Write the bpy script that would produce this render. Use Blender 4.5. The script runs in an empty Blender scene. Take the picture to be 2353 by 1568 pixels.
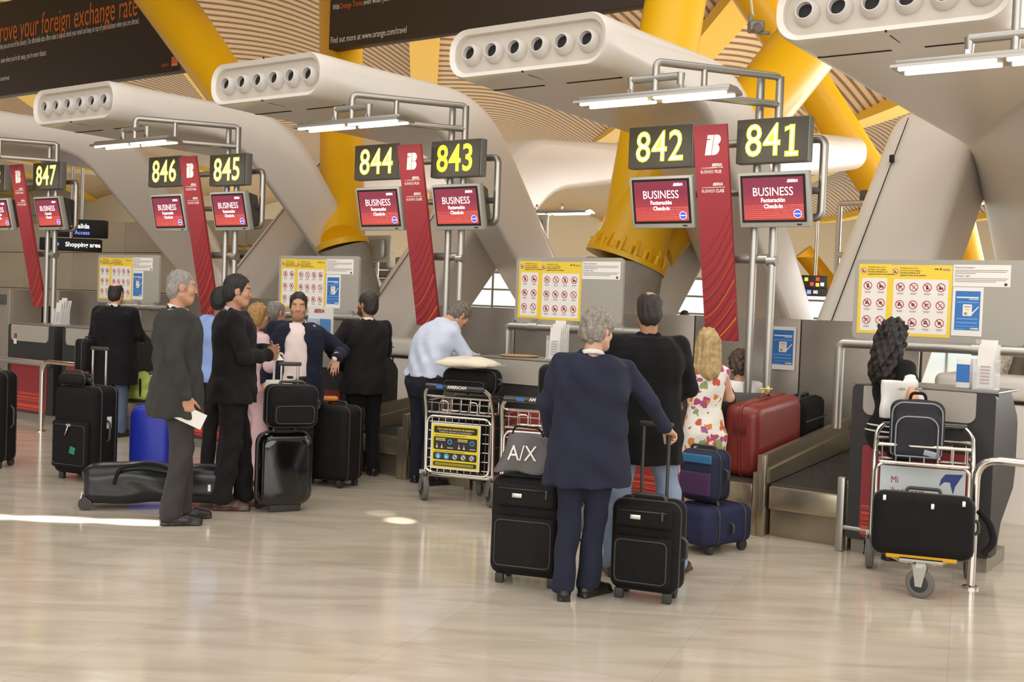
import bpy, bmesh, math, random
import numpy as np
from mathutils import Vector, Matrix
C = bpy.data.collections.new('terminal'); bpy.context.scene.collection.children.link(C)
sc = bpy.context.scene
# ---------------------------------------------------------------- camera
FPX, CX, CY, CAMH = 2600.0, 1176.5, 784.0, 1.62
PITCH, ROLL = math.atan(79/2600), 0.038
_f = np.array([0, math.cos(PITCH), -math.sin(PITCH)]); _u0 = np.array([0, math.sin(PITCH), math.cos(PITCH)]); _x0 = np.array([1., 0, 0])
_r = math.cos(ROLL)*_x0 + math.sin(ROLL)*_u0; _u = math.cos(ROLL)*_u0 - math.sin(ROLL)*_x0
cam = bpy.data.cameras.new('camera'); co = bpy.data.objects.new('camera', cam); C.objects.link(co)
cam.sensor_fit = 'HORIZONTAL'; cam.sensor_width = 36.0; cam.lens = 36.0*FPX/2353; cam.clip_end = 500; cam.clip_start = .05
co.matrix_world = Matrix(((_r[0], _u[0], -_f[0], 0), (_r[1], _u[1], -_f[1], 0), (_r[2], _u[2], -_f[2], CAMH), (0, 0, 0, 1)))
sc.camera = co
# ---------------------------------------------------------------- light
w = bpy.data.worlds.new('world'); sc.world = w; w.use_nodes = True
bg = w.node_tree.nodes['Background']; bg.inputs[0].default_value = (1.0, .965, .925, 1); bg.inputs[1].default_value = .52
def area(loc, size, energy, color, rot=(0, 0, 0)):
    l = bpy.data.lights.new('area_light', 'AREA'); l.shape = 'RECTANGLE'; l.size, l.size_y = size; l.energy = energy; l.color = color
    o = bpy.data.objects.new('area_light', l); C.objects.link(o); o.location = loc; o.rotation_euler = rot; return o
area((-3, 3, 12), (22, 12), 1100, (1, .96, .92))  # skylight overhead
area((2, 45, 4.5), (60, 40), 4600, (1, .95, .86), (math.pi, 0, 0))  # added unseen uplight, brightens the ceiling from below
area((10, 100, 4.5), (90, 60), 11000, (1, .97, .92), (math.pi, 0, 0))  # another added uplight, for the far part of the ceiling
area((20, 9, 6.5), (9, 20), 900, (1, .97, .94), (0, math.radians(80), 0))       # added unseen light for the daylight from the right
area((23, 24, 4.2), (7, 22), 4400, (1, .97, .94), (0, math.radians(88), math.radians(14)))  # added light from back right, brightens the sides of the hood legs
area((-4, -13, 6.5), (40, 10), 3600, (1, .97, .93), (math.radians(80), 0, 0))       # added frontal fill light behind the camera
def spot(loc, tgt, energy, deg, color=(1, .97, .9), blend=.4):
    l = bpy.data.lights.new('sunbeam', 'SPOT'); l.energy = energy; l.spot_size = math.radians(deg); l.spot_blend = blend; l.color = color; l.shadow_soft_size = .03
    o = bpy.data.objects.new('sunbeam', l); C.objects.link(o); o.location = loc
    o.rotation_euler = (Vector(tgt)-Vector(loc)).to_track_quat('-Z', 'Y').to_euler(); return o
# daylight falling through the roof lights on to the floor
for x in (-3.75, -3.15, -2.6): spot((x-13, 8.3, 4.6), (x, 7.93, 0), 90000, .95)
spot((4, 2, 11), (-.78, 8.36, 0), 22000, .9); spot((4, 2, 11), (-.95, 8.62, 0), 5000, .9)
sc.view_settings.view_transform = 'Standard'; sc.view_settings.look = 'None'; sc.view_settings.gamma = 1
sc.view_settings.exposure = 0.0
# ---------------------------------------------------------------- frames of reference
AR = math.radians(-35.8)                     # the check-in row runs along U_, back into the island along V_
U_ = Vector((math.cos(AR), math.sin(AR), 0)); V_ = Vector((-math.sin(AR), math.cos(AR), 0))
def ray(x, y): return Vector(_f + _r*((x-CX)/FPX) - _u*((y-CY)/FPX))
O_ = Vector((0, 0, CAMH))
def fl(x, y, z=0.0):
    d = ray(x, y); return O_ + d*((z-CAMH)/d.z)
def att(x, y, t):
    d = ray(x, y); return O_ + d*(t/d.dot(V_))
def atY(x, y, Y):
    d = ray(x, y); return O_ + d*(Y/d.y)
def S_(p): return p.dot(U_)
def T_(p): return p.dot(V_)
def W(s, t, z=0.0): return U_*s + V_*t + Vector((0, 0, z))
# ---------------------------------------------------------------- materials
def lin(c):
    if isinstance(c, str): c = [int(c[i:i+2], 16)/255 for i in (0, 2, 4)]
    return tuple(((v+.055)/1.055)**2.4 if v > .04045 else v/12.92 for v in c)
MATS = {}
def mat(name, col, rough=.5, metal=0., emit=0., noise=0., nscale=20, bump=0., bscale=200, alpha=1., trans=0., coat=0., sheen=0., attr=None):
    if name in MATS: return MATS[name]
    m = bpy.data.materials.new(name); m.use_nodes = True; n = m.node_tree.nodes; l = m.node_tree.links
    b = n['Principled BSDF']; c = lin(col); b.inputs['Base Color'].default_value = (*c, 1)
    b.inputs['Roughness'].default_value = rough; b.inputs['Metallic'].default_value = metal
    if rough >= .7: b.inputs['Specular IOR Level'].default_value = .2
    if trans: b.inputs['Transmission Weight'].default_value = trans
    if coat: b.inputs['Coat Weight'].default_value = coat; b.inputs['Coat Roughness'].default_value = .08
    if sheen: b.inputs['Sheen Weight'].default_value = sheen
    if alpha < 1: b.inputs['Alpha'].default_value = alpha
    if emit: b.inputs['Emission Color'].default_value = (*c, 1); b.inputs['Emission Strength'].default_value = emit
    tc = n.new('ShaderNodeTexCoord')
    if noise:
        t = n.new('ShaderNodeTexNoise'); t.inputs['Scale'].default_value = nscale; t.inputs['Detail'].default_value = 5; l.new(tc.outputs['Object'], t.inputs['Vector'])
        r = n.new('ShaderNodeValToRGB'); r.color_ramp.elements[0].position = .3; r.color_ramp.elements[1].position = .7
        r.color_ramp.elements[0].color = (*[v*(1-noise) for v in c], 1); r.color_ramp.elements[1].color = (*[min(1, v*(1+noise)) for v in c], 1)
        l.new(t.outputs['Fac'], r.inputs['Fac']); l.new(r.outputs['Color'], b.inputs['Base Color'])
    if attr:
        a = n.new('ShaderNodeAttribute'); a.attribute_name = attr; l.new(a.outputs['Color'], b.inputs['Base Color'])
    if bump:
        t = n.new('ShaderNodeTexNoise'); t.inputs['Scale'].default_value = bscale; t.inputs['Detail'].default_value = 3; l.new(tc.outputs['Object'], t.inputs['Vector'])
        p = n.new('ShaderNodeBump'); p.inputs['Strength'].default_value = bump; p.inputs['Distance'].default_value = .01
        l.new(t.outputs['Fac'], p.inputs['Height']); l.new(p.outputs['Normal'], b.inputs['Normal'])
    MATS[name] = m; return m
M = {}
M['white'] = mat('moulded_white', 'e4ddd3', .32, noise=.012, nscale=1.5)
M['hoodface'] = mat('nozzle_plate', 'cdc5b8', .4)
M['nozzle'] = mat('nozzle_ring', 'd3cdc6', .3)
M['black'] = mat('matte_black', '0d0c0c', .6)
M['slot'] = mat('slot_dark', '26231e', .7)
M['alu'] = mat('brushed_aluminium', 'b4b0a8', .38, .85, noise=.04, nscale=60)
M['chrome'] = mat('chrome', 'd2cdc4', .16, 1.)
M['steel'] = mat('steel_cladding', '9b9186', .36, .55, noise=.05, nscale=3)
M['steelwarm'] = mat('steel_conveyor', 'a89c86', .3, .8, noise=.05, nscale=5)
M['charcoal'] = mat('desk_charcoal', '2d2b2a', .55, noise=.06, nscale=8)
M['deskgrey'] = mat('desk_greige', 'a59d92', .45)
M['belt'] = mat('conveyor_rubber', '4a463f', .8, bump=.6, bscale=60)
M['signface'] = mat('sign_face', '484236', .5)
M['signcase'] = mat('sign_case', '8d8b85', .45, .3)
M['digit'] = mat('lit_digit', (1, .95, .20), .5, emit=1.15)
M['digitcore'] = mat('lit_digit_core', (1, 1, .72), .5, emit=1.25)
M['moncase'] = mat('monitor_case', 'a8a59c', .45)
M['monback'] = mat('monitor_back', '4d4a45', .5)
M['bezel'] = mat('monitor_bezel', '1e1c1b', .3)
M['lettering'] = mat('lit_white', (1, .96, .97), .5, emit=1.0)
M['printwhite'] = mat('print_white', 'ece4dc', .6)
M['tube'] = mat('lamp_tube', (1, .98, .92), .5, emit=4.)
M['boardgrey'] = mat('board_grey', 'a09a90', .45)
M['yellowprint'] = mat('print_yellow', 'e6c53c', .45)
M['paper'] = mat('paper', 'e2ddd6', .6)
M['redprint'] = mat('print_red', '98323a', .6)
M['inkblack'] = mat('print_black', '2b2724', .6)
M['greyprint'] = mat('print_grey', '8c8780', .6)
M['blueprint'] = mat('print_blue', '2e6db4', .5)
M['skyprint'] = mat('print_sky', '3aa0cc', .5)
M['ringred'] = mat('print_signal_red', 'b8353c', .6)
M['orange'] = mat('print_orange', 'd2691e', .6)
M['billboard'] = mat('billboard_brown', '382d22', .65)
M['rubber'] = mat('grey_rubber', '6a6764', .7)
M['hub'] = mat('dark_hub', '33312f', .5)
M['ycol'] = mat('column_yellow', 'f0b80e', .35, noise=.04, nscale=.7)
M['concrete'] = mat('concrete', '9b9388', .85, noise=.12, nscale=4, bump=.3, bscale=25)
M['bagblack'] = mat('bag_black', '161414', .75, bump=.35, bscale=350, noise=.15, nscale=9)
M['bagdark'] = mat('bag_charcoal', '1b1918', .7, bump=.35, bscale=350, noise=.15, nscale=9)
M['zip'] = mat('zip_trim', '3a3735', .45)
M['gloss'] = mat('gloss_black', '0b0b0b', .12, coat=.6)
M['glossduffel'] = mat('coated_black', '15171a', .28)
M['redcase'] = mat('red_shell', '7a2a24', .38, noise=.05, nscale=6)
M['clear'] = mat('clear_acrylic', 'e8eaea', .08, alpha=.28)
M['blue'] = mat('royal_blue', '1f2ea0', .35)
M['nickel'] = mat('bag_metal', 'c6c2ba', .25, .9)
# ---------------------------------------------------------------- object helpers
def thing(name, label, cat, loc=(0, 0, 0), rz=0., group=None):
    o = bpy.data.objects.new(name, None); C.objects.link(o); o.empty_display_size = .1
    o.location = loc; o.rotation_euler = (0, 0, rz); tag(o, label, cat, group); return o
def tag(o, label, cat, group=None):
    o['label'] = label; o['category'] = cat
    if group: o['group'] = group
    return o
def struct(o): o['kind'] = 'structure'; return o
class MB:
    """collects shapes in one mesh; every shape takes a material slot index"""
    def __init__(s): s.v = []; s.f = []; s.m = []; s.sm = []
    def add(s, V, F, mi=0, smooth=False):
        b = len(s.v); s.v += [tuple(q) for q in V]; s.f += [tuple(i+b for i in q) for q in F]; s.m += [mi]*len(F); s.sm += [smooth]*len(F); return s
    def bm(s, bm, mi=0, smooth=False, mtx=None):
        bm.verts.index_update(); V = [(mtx @ v.co if mtx else v.co) for v in bm.verts]; F = [[v.index for v in f.verts] for f in bm.faces]; bm.free(); return s.add(V, F, mi, smooth)
    def box(s, c, d, mi=0, bev=0., rz=0., seg=2, mtx=None):
        bm = bmesh.new(); bmesh.ops.create_cube(bm, size=1)
        for v in bm.verts: v.co = Vector((v.co.x*d[0], v.co.y*d[1], v.co.z*d[2]))
        if bev: bmesh.ops.bevel(bm, geom=bm.edges[:], offset=min(bev, min(d)*.49), segments=seg, profile=.5, affect='EDGES')
        mx = Matrix.Translation(c) @ Matrix.Rotation(rz, 4, 'Z')
        if mtx: mx = mtx @ mx
        return s.bm(bm, mi, bool(bev), mx)
    def quad(s, a, b, c, d, mi=0): return s.add([a, b, c, d], [(0, 1, 2, 3)], mi)
    def tube(s, pts, r, mi=0, n=10, closed=False, round_=0., caps=True):
        P = [Vector(p) for p in pts]
        if round_: P = fillet(P, round_)
        V = []; F = []; prev = None; N = len(P)
        for i, p in enumerate(P):
            if closed: d = (P[(i+1) % N]-P[i-1])
            else: d = (P[min(i+1, N-1)]-P[max(i-1, 0)])
            d.normalize()
            if prev is None: a = d.orthogonal().normalized()
            else: a = (prev - d*prev.dot(d)); a = a.normalized() if a.length > 1e-6 else d.orthogonal().normalized()
            prev = a; b = d.cross(a); rr = r[i] if isinstance(r, (list, tuple)) else r
            for k in range(n):
                t = 2*math.pi*k/n; V.append(p + a*(rr*math.cos(t)) + b*(rr*math.sin(t)))
        for i in range(N if closed else N-1):
            j = (i+1) % N
            for k in range(n): F.append((i*n+k, i*n+(k+1) % n, j*n+(k+1) % n, j*n+k))
        if caps and not closed: F.append(tuple(range(n-1, -1, -1))); F.append(tuple((N-1)*n+k for k in range(n)))
        return s.add(V, F, mi, True)
    def cyl(s, a, b, r, mi=0, n=20): return s.tube([a, b], r, mi, n)
    def lathe(s, prof, mtx, mi=0, n=28, cap=False):
        V = []; F = []
        for (r, z) in prof:
            for k in range(n): t = 2*math.pi*k/n; V.append(mtx @ Vector((r*math.cos(t), r*math.sin(t), z)))
        for i in range(len(prof)-1):
            for k in range(n): F.append((i*n+k, i*n+(k+1) % n, (i+1)*n+(k+1) % n, (i+1)*n+k))
        if cap: F.append(tuple(range(n-1, -1, -1))); F.append(tuple((len(prof)-1)*n+k for k in range(n)))
        return s.add(V, F, mi, True)
    def prism(s, poly, mtx, h, mi=0):
        """poly in local xy, extruded along local +z by h"""
        n = len(poly); V = [mtx @ Vector((x, y, 0)) for x, y in poly] + [mtx @ Vector((x, y, h)) for x, y in poly]
        F = [tuple(range(n-1, -1, -1)), tuple(range(n, 2*n))] + [(i, (i+1) % n, n+(i+1) % n, n+i) for i in range(n)]
        return s.add(V, F, mi)
    def ring(s, c, r0, r1, mtx, mi=0, n=24):
        V = []; F = []
        for k in range(n):
            t = 2*math.pi*k/n
            V += [mtx @ Vector((c[0]+r0*math.cos(t), c[1]+r0*math.sin(t), 0)), mtx @ Vector((c[0]+r1*math.cos(t), c[1]+r1*math.sin(t), 0))]
        F = [(2*k, 2*k+1, (2*k+3) % (2*n), (2*k+2) % (2*n)) for k in range(n)]
        return s.add(V, F, mi)
    def loft(s, rings, mi=0, caps=True, smooth=True):
        n = len(rings[0]); V = [p for r in rings for p in r]; F = []
        for i in range(len(rings)-1):
            for k in range(n): F.append((i*n+k, i*n+(k+1) % n, (i+1)*n+(k+1) % n, (i+1)*n+k))
        if caps: F.append(tuple(range(n-1, -1, -1))); F.append(tuple((len(rings)-1)*n+k for k in range(n)))
        return s.add(V, F, mi, smooth)
    def build(s, name, mats, parent=None, auto=True, loc=None, rz=0.):
        me = bpy.data.meshes.new(name); me.from_pydata([tuple(v) for v in s.v], [], s.f)
        for m in (mats if isinstance(mats, (list, tuple)) else [mats]): me.materials.append(m)
        me.polygons.foreach_set('material_index', s.m); me.polygons.foreach_set('use_smooth', s.sm); me.update()
        bm = bmesh.new(); bm.from_mesh(me); bmesh.ops.recalc_face_normals(bm, faces=bm.faces[:])
        if auto:
            for e in bm.edges:
                if len(e.link_faces) == 2 and e.calc_face_angle(0) > .7: e.smooth = False
        bm.to_mesh(me); bm.free()
        o = bpy.data.objects.new(name, me); C.objects.link(o)
        if parent: o.parent = parent
        if loc is not None: o.location = loc
        o.rotation_euler.z = rz
        return o
def fillet(P, r, n=5):
    out = [P[0]]
    for i in range(1, len(P)-1):
        a, b, c = P[i-1], P[i], P[i+1]; d1 = (a-b); d2 = (c-b); rr = min(r, d1.length*.45, d2.length*.45)
        p0 = b + d1.normalized()*rr; p2 = b + d2.normalized()*rr
        for k in range(n+1): t = k/n; out.append(p0*(1-t)**2 + b*(2*t*(1-t)) + p2*t*t)
    out.append(P[-1]); return out
def rrect(w, h, r, n=5, cx=0, cy=0):
    """rounded rectangle outline; r may be a list for the four corners (tr, tl, bl, br)"""
    R = r if isinstance(r, (list, tuple)) else [r]*4; out = []
    for (sx, sy, a0), q in zip(((1, 1, 0), (-1, 1, 90), (-1, -1, 180), (1, -1, 270)), R):
        ox, oy = sx*(w/2-q), sy*(h/2-q)
        if q <= 0: out.append((cx+sx*w/2, cy+sy*h/2)); continue
        for k in range(n+1): t = math.radians(a0+90*k/n); out.append((cx+ox+q*math.cos(t), cy+oy+q*math.sin(t)))
    return out
def face_mtx(origin, xdir, ydir):
    """local x,y in a plane, z = the way the plane faces"""
    x = Vector(xdir).normalized(); y = Vector(ydir).normalized(); z = x.cross(y)
    return Matrix(((x.x, y.x, z.x, origin[0]), (x.y, y.y, z.y, origin[1]), (x.z, y.z, z.z, origin[2]), (0, 0, 0, 1)))
XZ = face_mtx((0, 0, 0), (1, 0, 0), (0, 0, 1))      # a sheet standing in local x,z and facing local -y
def at_xz(x, y, z): return Matrix.Translation((x, y, z)) @ XZ
_tcache = {}
def text_mesh(txt, size=1., bold=0., shear=0., space=1., sx=1., align='CENTER'):
    """flat letters in local xy as (verts, faces)"""
    key = (txt, size, bold, shear, space, sx, align)
    if key in _tcache: return _tcache[key]
    cu = bpy.data.curves.new('lettering', 'FONT'); cu.body = txt; cu.size = size; cu.offset = bold*size; cu.shear = shear; cu.space_character = space
    cu.align_x = align; cu.align_y = 'CENTER'; cu.resolution_u = 3; cu.fill_mode = 'FRONT'
    o = bpy.data.objects.new('lettering', cu); C.objects.link(o); bpy.context.view_layer.update()
    dg = bpy.context.evaluated_depsgraph_get(); me = bpy.data.meshes.new_from_object(o.evaluated_get(dg))
    V = [(v.co.x*sx, v.co.y) for v in me.vertices]; F = [tuple(p.vertices) for p in me.polygons]
    bpy.data.objects.remove(o); bpy.data.curves.remove(cu); bpy.data.meshes.remove(me)
    _tcache[key] = (V, F); return V, F
def add_text(mb, txt, mtx, size, mi=0, **k):
    V, F = text_mesh(txt, size, **k); mb.add([mtx @ Vector((x, y, 0)) for x, y in V], F, mi)
def copy_tree(o, parent=None):
    c = o.copy(); C.objects.link(c)
    if parent: c.parent = parent
    for ch in list(o.children): copy_tree(ch, c)
    return c
# ================================================================ SETTING
def floor_material():
    m = bpy.data.materials.new('polished_marble'); m.use_nodes = True; n = m.node_tree.nodes; l = m.node_tree.links; b = n['Principled BSDF']
    tc = n.new('ShaderNodeTexCoord'); mp = n.new('ShaderNodeMapping'); mp.inputs['Rotation'].default_value = (0, 0, .38); l.new(tc.outputs['Object'], mp.inputs['Vector'])
    br = n.new('ShaderNodeTexBrick'); br.offset = 0; br.inputs['Scale'].default_value = 1.0; br.inputs['Brick Width'].default_value = 1.2; br.inputs['Row Height'].default_value = 1.2
    br.inputs['Mortar Size'].default_value = .002; br.inputs['Color1'].default_value = (*lin('cdc2b3'), 1); br.inputs['Color2'].default_value = (*lin('c3b8a6'), 1); br.inputs['Mortar'].default_value = (*lin('b8ac9b'), 1)
    l.new(mp.outputs['Vector'], br.inputs['Vector'])
    mp2 = n.new('ShaderNodeMapping'); mp2.inputs['Scale'].default_value = (.8, 3.2, 1); mp2.inputs['Rotation'].default_value = (0, 0, .3); l.new(tc.outputs['Object'], mp2.inputs['Vector'])
    nz = n.new('ShaderNodeTexNoise'); nz.inputs['Scale'].default_value = 1.7; nz.inputs['Detail'].default_value = 8; nz.inputs['Distortion'].default_value = .8; l.new(mp2.outputs['Vector'], nz.inputs['Vector'])
    rp = n.new('ShaderNodeValToRGB'); rp.color_ramp.elements[0].position = .34; rp.color_ramp.elements[0].color = (.86, .83, .78, 1); rp.color_ramp.elements[1].position = .62; rp.color_ramp.elements[1].color = (1.06, 1.05, 1.04, 1)
    l.new(nz.outputs['Fac'], rp.inputs['Fac'])
    mx = n.new('ShaderNodeMix'); mx.data_type = 'RGBA'; mx.blend_type = 'MULTIPLY'; mx.inputs['Factor'].default_value = 1
    l.new(br.outputs['Color'], mx.inputs[6]); l.new(rp.outputs['Color'], mx.inputs[7]); l.new(mx.outputs[2], b.inputs['Base Color'])
    b.inputs['Roughness'].default_value = .13; b.inputs['Specular IOR Level'].default_value = .5
    return m
mb = MB(); mb.quad((-90, -20, 0), (90, -20, 0), (90, 160, 0), (-90, 160, 0)); struct(mb.build('floor', floor_material()))

def ceiling_material():
    m = bpy.data.materials.new('bamboo_slats'); m.use_nodes = True; n = m.node_tree.nodes; l = m.node_tree.links; b = n['Principled BSDF']
    uv = n.new('ShaderNodeUVMap'); sp = n.new('ShaderNodeSeparateXYZ'); l.new(uv.outputs['UV'], sp.inputs[0])
    fr = n.new('ShaderNodeMath'); fr.operation = 'FRACT'; l.new(sp.outputs['X'], fr.inputs[0])
    rp = n.new('ShaderNodeValToRGB'); e = rp.color_ramp.elements
    e[0].position = 0; e[0].color = (*lin('cfb285'), 1); e[1].position = .5; e[1].color = (*lin('cfb285'), 1)
    for p, c in ((.6, '74542f'), (.9, '74542f'), (.99, 'cfb285')): k = e.new(p); k.color = (*lin(c), 1)
    l.new(fr.outputs[0], rp.inputs['Fac'])
    # thin cross joints in every slat
    ad = n.new('ShaderNodeMath'); ad.operation = 'FRACT'; l.new(sp.outputs['Y'], ad.inputs[0])
    gt = n.new('ShaderNodeMath'); gt.operation = 'GREATER_THAN'; gt.inputs[1].default_value = .99; l.new(ad.outputs[0], gt.inputs[0])
    mx = n.new('ShaderNodeMix'); mx.data_type = 'RGBA'; mx.inputs[7].default_value = (*lin('b98f55'), 1)
    l.new(gt.outputs[0], mx.inputs['Factor']); l.new(rp.outputs['Color'], mx.inputs[6]); l.new(mx.outputs[2], b.inputs['Base Color']); b.inputs['Roughness'].default_value = .55
    return m
# waving vaults of slats between yellow ribs
BD = Vector((-.08, .997, 0)).normalized(); QD = Vector((BD.y, -BD.x, 0))
def czf(p, q):
    fq = (q - 7.2)/7.4; k = fq - math.floor(fq)
    return 8.9 + .85*math.sin(math.pi*k) + .65*math.sin(p/8.5 + .6*math.floor(fq)) + .010*(p-30)
CV = []; CF = []; UVS = []
P0, P1, NP, Q0, Q1, NQ = 13, 150, 180, -70, 82, 330
for i in range(NP+1):
    for j in range(NQ+1):
        p = P0+(P1-P0)*i/NP; q = Q0+(Q1-Q0)*j/NQ; v = BD*p + QD*q; CV.append((v.x, v.y, czf(p, q))); a_ = v.dot(U_)/.36; UVS.append((a_, v.dot(V_)/2.3 + .37*math.floor(a_)))
for i in range(NP):
    for j in range(NQ):
        a = i*(NQ+1)+j; CF.append((a, a+1, a+NQ+2, a+NQ+1))
me = bpy.data.meshes.new('ceiling'); me.from_pydata(CV, [], CF); me.materials.append(ceiling_material())
ul = me.uv_layers.new(name='UVMap'); li = np.empty(len(me.loops), int); me.loops.foreach_get('vertex_index', li); ul.data.foreach_set('uv', np.array(UVS)[li].ravel())
me.polygons.foreach_set('use_smooth', [True]*len(CF)); o = bpy.data.objects.new('ceiling', me); C.objects.link(o); struct(o)
k0 = math.floor((Q0-7.2)/7.4)+1
for n_, k in enumerate(range(k0, k0+24)):
    q = 7.2+7.4*k
    if q > Q1: break
    mb = MB(); R = []
    for i in range(0, 181, 2):
        p = P0+(P1-P0)*i/180; z = czf(p, q+.001); c = BD*p+QD*q; R.append([c-QD*.42+Vector((0, 0, z-.12)), c+QD*.42+Vector((0, 0, z-.12)), c+QD*.36+Vector((0, 0, z+.3)), c-QD*.36+Vector((0, 0, z+.3))])
    mb.loft(R, smooth=False); o = mb.build('trim_%d' % (n_+1), mat('rib_yellow', 'eec02c', .4)); struct(o)

# cladding walls of the island -------------------------------------------------
def row_empty(name, label, cat, s, t, z=0, group=None): return thing(name, label, cat, W(s, t, z), AR, group)
def clad_wall(name, s0, s1, t, z1, joint, m, th=.08, zj=()):
    mb = MB(); L = s1-s0; n = max(1, round(L/joint)); wd = L/n
    for i in range(n):
        zz = [0]+list(zj)+[z1]
        for a, b in zip(zz, zz[1:]): mb.box((wd*(i+.5), th/2, (a+b)/2), (wd-.012, th, b-a-.012), 0, .004)
    mb.box((L/2, th/2+.01, z1/2), (L, th*.6, z1-.02), 1)
    o = mb.build(name, [m, M['slot']], loc=W(s0, t), rz=AR); struct(o); return o
clad_wall('wall_right', -7.95, -2.75, 9.62, 1.61, 1.06, M['steel'])
clad_wall('wall_left', -15.2, -9.25, 9.62, 1.61, 1.06, M['steel'])
clad_wall('wall_back', -34, -15.0, 14.6, 3.1, 1.9, mat('wall_panel', 'c6bba4', .4, .05, noise=.04, nscale=1), .15, (.8, 1.62, 2.45))
# far glazing of the hall
mb = MB()
for i in range(40): mb.box((-60+i*3, 0, 2.2), (.18, .25, 4.4))
for z in (.1, 1.6, 3.0, 4.4): mb.box((0, 0, z), (120, .2, .16))
o = mb.build('window_1', mat('mullion', 'a9b4b8', .4), loc=(10, 92, 0), rz=-.2); struct(o)
mb = MB(); mb.box((0, 0, 2.2), (120, .04, 4.4)); g = mb.build('pane', mat('window_daylight', (.93, 1., 1.), .2, emit=1.3), o)

mb = MB(); mb.box((0, 0, 8.5), (160, .5, 8.1)); struct(mb.build('wall_far', mat('far_wall', 'e6dcc2', .7), loc=(10, 92.5, 0), rz=-.2))
# ================================================================ COLUMNS AND BILLBOARDS
def column(name, label, p0, p1, r0, r1, foot=None, flange=False, group=None):
    p0 = Vector(p0); p1 = Vector(p1); t = thing(name, label, 'column', (p0.x, p0.y, 0) if foot is None else foot, 0, group)
    L = Vector(t.location); mb = MB(); d = (p1-p0).normalized()
    pts = [p0-L+(p1-p0)*k/6 for k in range(7)]; rs = [r0+(r1-r0)*k/6 for k in range(7)]
    mb.tube(pts, rs, 0, 36); mb.build('shaft', M['ycol'], t)
    if flange:
        p0, d, r0 = flange[:3]; plain = len(flange) > 3; a = d.orthogonal().normalized(); b = d.cross(a); mt = Matrix(((a.x, b.x, d.x, p0.x-L.x), (a.y, b.y, d.y, p0.y-L.y), (a.z, b.z, d.z, p0.z-L.z), (0, 0, 0, 1)))
        f = MB(); f.lathe([(r0*.9, -.03), (r0*1.1, -.05), (r0*1.1, .03), (r0*.95, .06)] if plain else [(r0*.9, -.03), (r0*1.12, -.06), (r0*1.12, .0), (r0*1.0, .03), (r0*.94, .3), (r0*.86, .7), (r0*.7, 1.15)], mt, 0, 40, True)
        fo = f.build('flange', M['ycol'], t)
        for k in range(0 if plain else 16):
            an = 2*math.pi*k/16+.1; g = MB(); c, s_ = math.cos(an), math.sin(an)
            m2 = mt @ Matrix(((c, 0, -s_, 0), (s_, 0, c, 0), (0, 1, 0, 0), (0, 0, 0, 1)))
            g.prism([(r0*.9, 0), (r0*1.1, 0), (r0*1.1, .05), (r0*1.0, .18), (r0*.9, .22)], m2 @ Matrix.Translation((0, 0, -.02)), .04)
            g.cyl(mt @ Vector((r0*1.05*math.cos(an+.26), r0*1.05*math.sin(an+.26), 0)), mt @ Vector((r0*1.05*math.cos(an+.26), r0*1.05*math.sin(an+.26), .11)), .028, 0, 8)
            g.build('gusset', M['ycol'], t)
        if foot is not None:
            q = MB(); f0 = Vector((0, 0, 0)); q.tube([f0, f0*.5+(p0-L)*.5, p0-L-d*.05], [r0*.95, r0*1.0, r0*1.04], 0, 30); q.build('concrete_base', M['concrete'], t)
    return t
YB = 13.7
c0 = atY(1440, 594, YB); AX = Vector((.32, .05, .94)).normalized()
column('yellow_column', 'yellow steel column on a concrete base rising behind the 842 sign', atY(1455, 570, YB), atY(1566, -80, YB+.9), .41, .38, Vector((c0.x-.25, c0.y, 0)), (c0, AX, .45))
column('yellow_column', 'thick yellow branch leaning up right behind the 841 sign to the crossing', atY(1480, 575, YB+.35), atY(1905, 40, YB+3), .40, .50)
column('yellow_column', 'slim yellow strut crossing from top centre right down to the right behind the white hoods', atY(1700, -60, 21), atY(2062, 500, 21.5), .36, .34)
b0 = atY(788, 562, 15.9)
column('yellow_column', 'yellow steel column standing on a concrete base behind the 844 sign', b0, atY(782, -40, 27), .31, .50, Vector((b0.x+.75, b0.y, 0)), (b0, Vector((-.25, .1, .95)).normalized(), .33, 0))
column('yellow_column', 'yellow column leaning left in front of the left billboard', atY(745, 520, 16.7), atY(345, -50, 21.5), .30, .50)
column('yellow_column', 'pale yellow far column at right above the white inverted leg', atY(2125, 150, 24), atY(2240, 640, 24), .30, .26)
column('yellow_strut', 'thin yellow far strut seen between white legs right of the blue wall notice', atY(1845, 578, 55), atY(2030, 812, 55), .45, .45)
def billboard(label, t, s0, s1, z0, z1, lines, logo=None):
    o = row_empty('billboard', label, 'billboard', (s0+s1)/2, t, z0); w_, h_ = s1-s0, z1-z0
    mb = MB(); mb.box((0, .12, h_/2), (w_, .24, h_), 0, .01); pn = mb.build('panel', M['billboard'], o)
    for j, (txt, s, z, size, col, sx) in enumerate(lines):
        q = MB(); add_text(q, txt, at_xz(s-(s0+s1)/2, -.006, z-z0), size, align='LEFT', sx=sx); q.build('lettering', M[col], o)
    if logo:
        q = MB(); q.box((logo[0]-(s0+s1)/2, -.006, logo[1]-z0), (logo[2], .012, logo[2])); lg = q.build('orange_square', mat('logo_orange', 'e2762c', .5), o)
        q = MB(); add_text(q, 'orange', at_xz(logo[0]-(s0+s1)/2, -.014, logo[1]-z0-logo[2]*.3), logo[2]*.3); q.build('lettering', M['printwhite'], o)
    return o
BT = 15.2
def bp(x, y): p = att(x, y, BT); return S_(p), p.z
s1, z0 = bp(414, 162)
sA, zA = bp(0, 62); sB, zB = bp(345, 22)
a_ = bp(0, 108); b_ = bp(0, 140); c_ = bp(0, 182); d_ = bp(372, 150); e_ = bp(402, 141)
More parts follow.
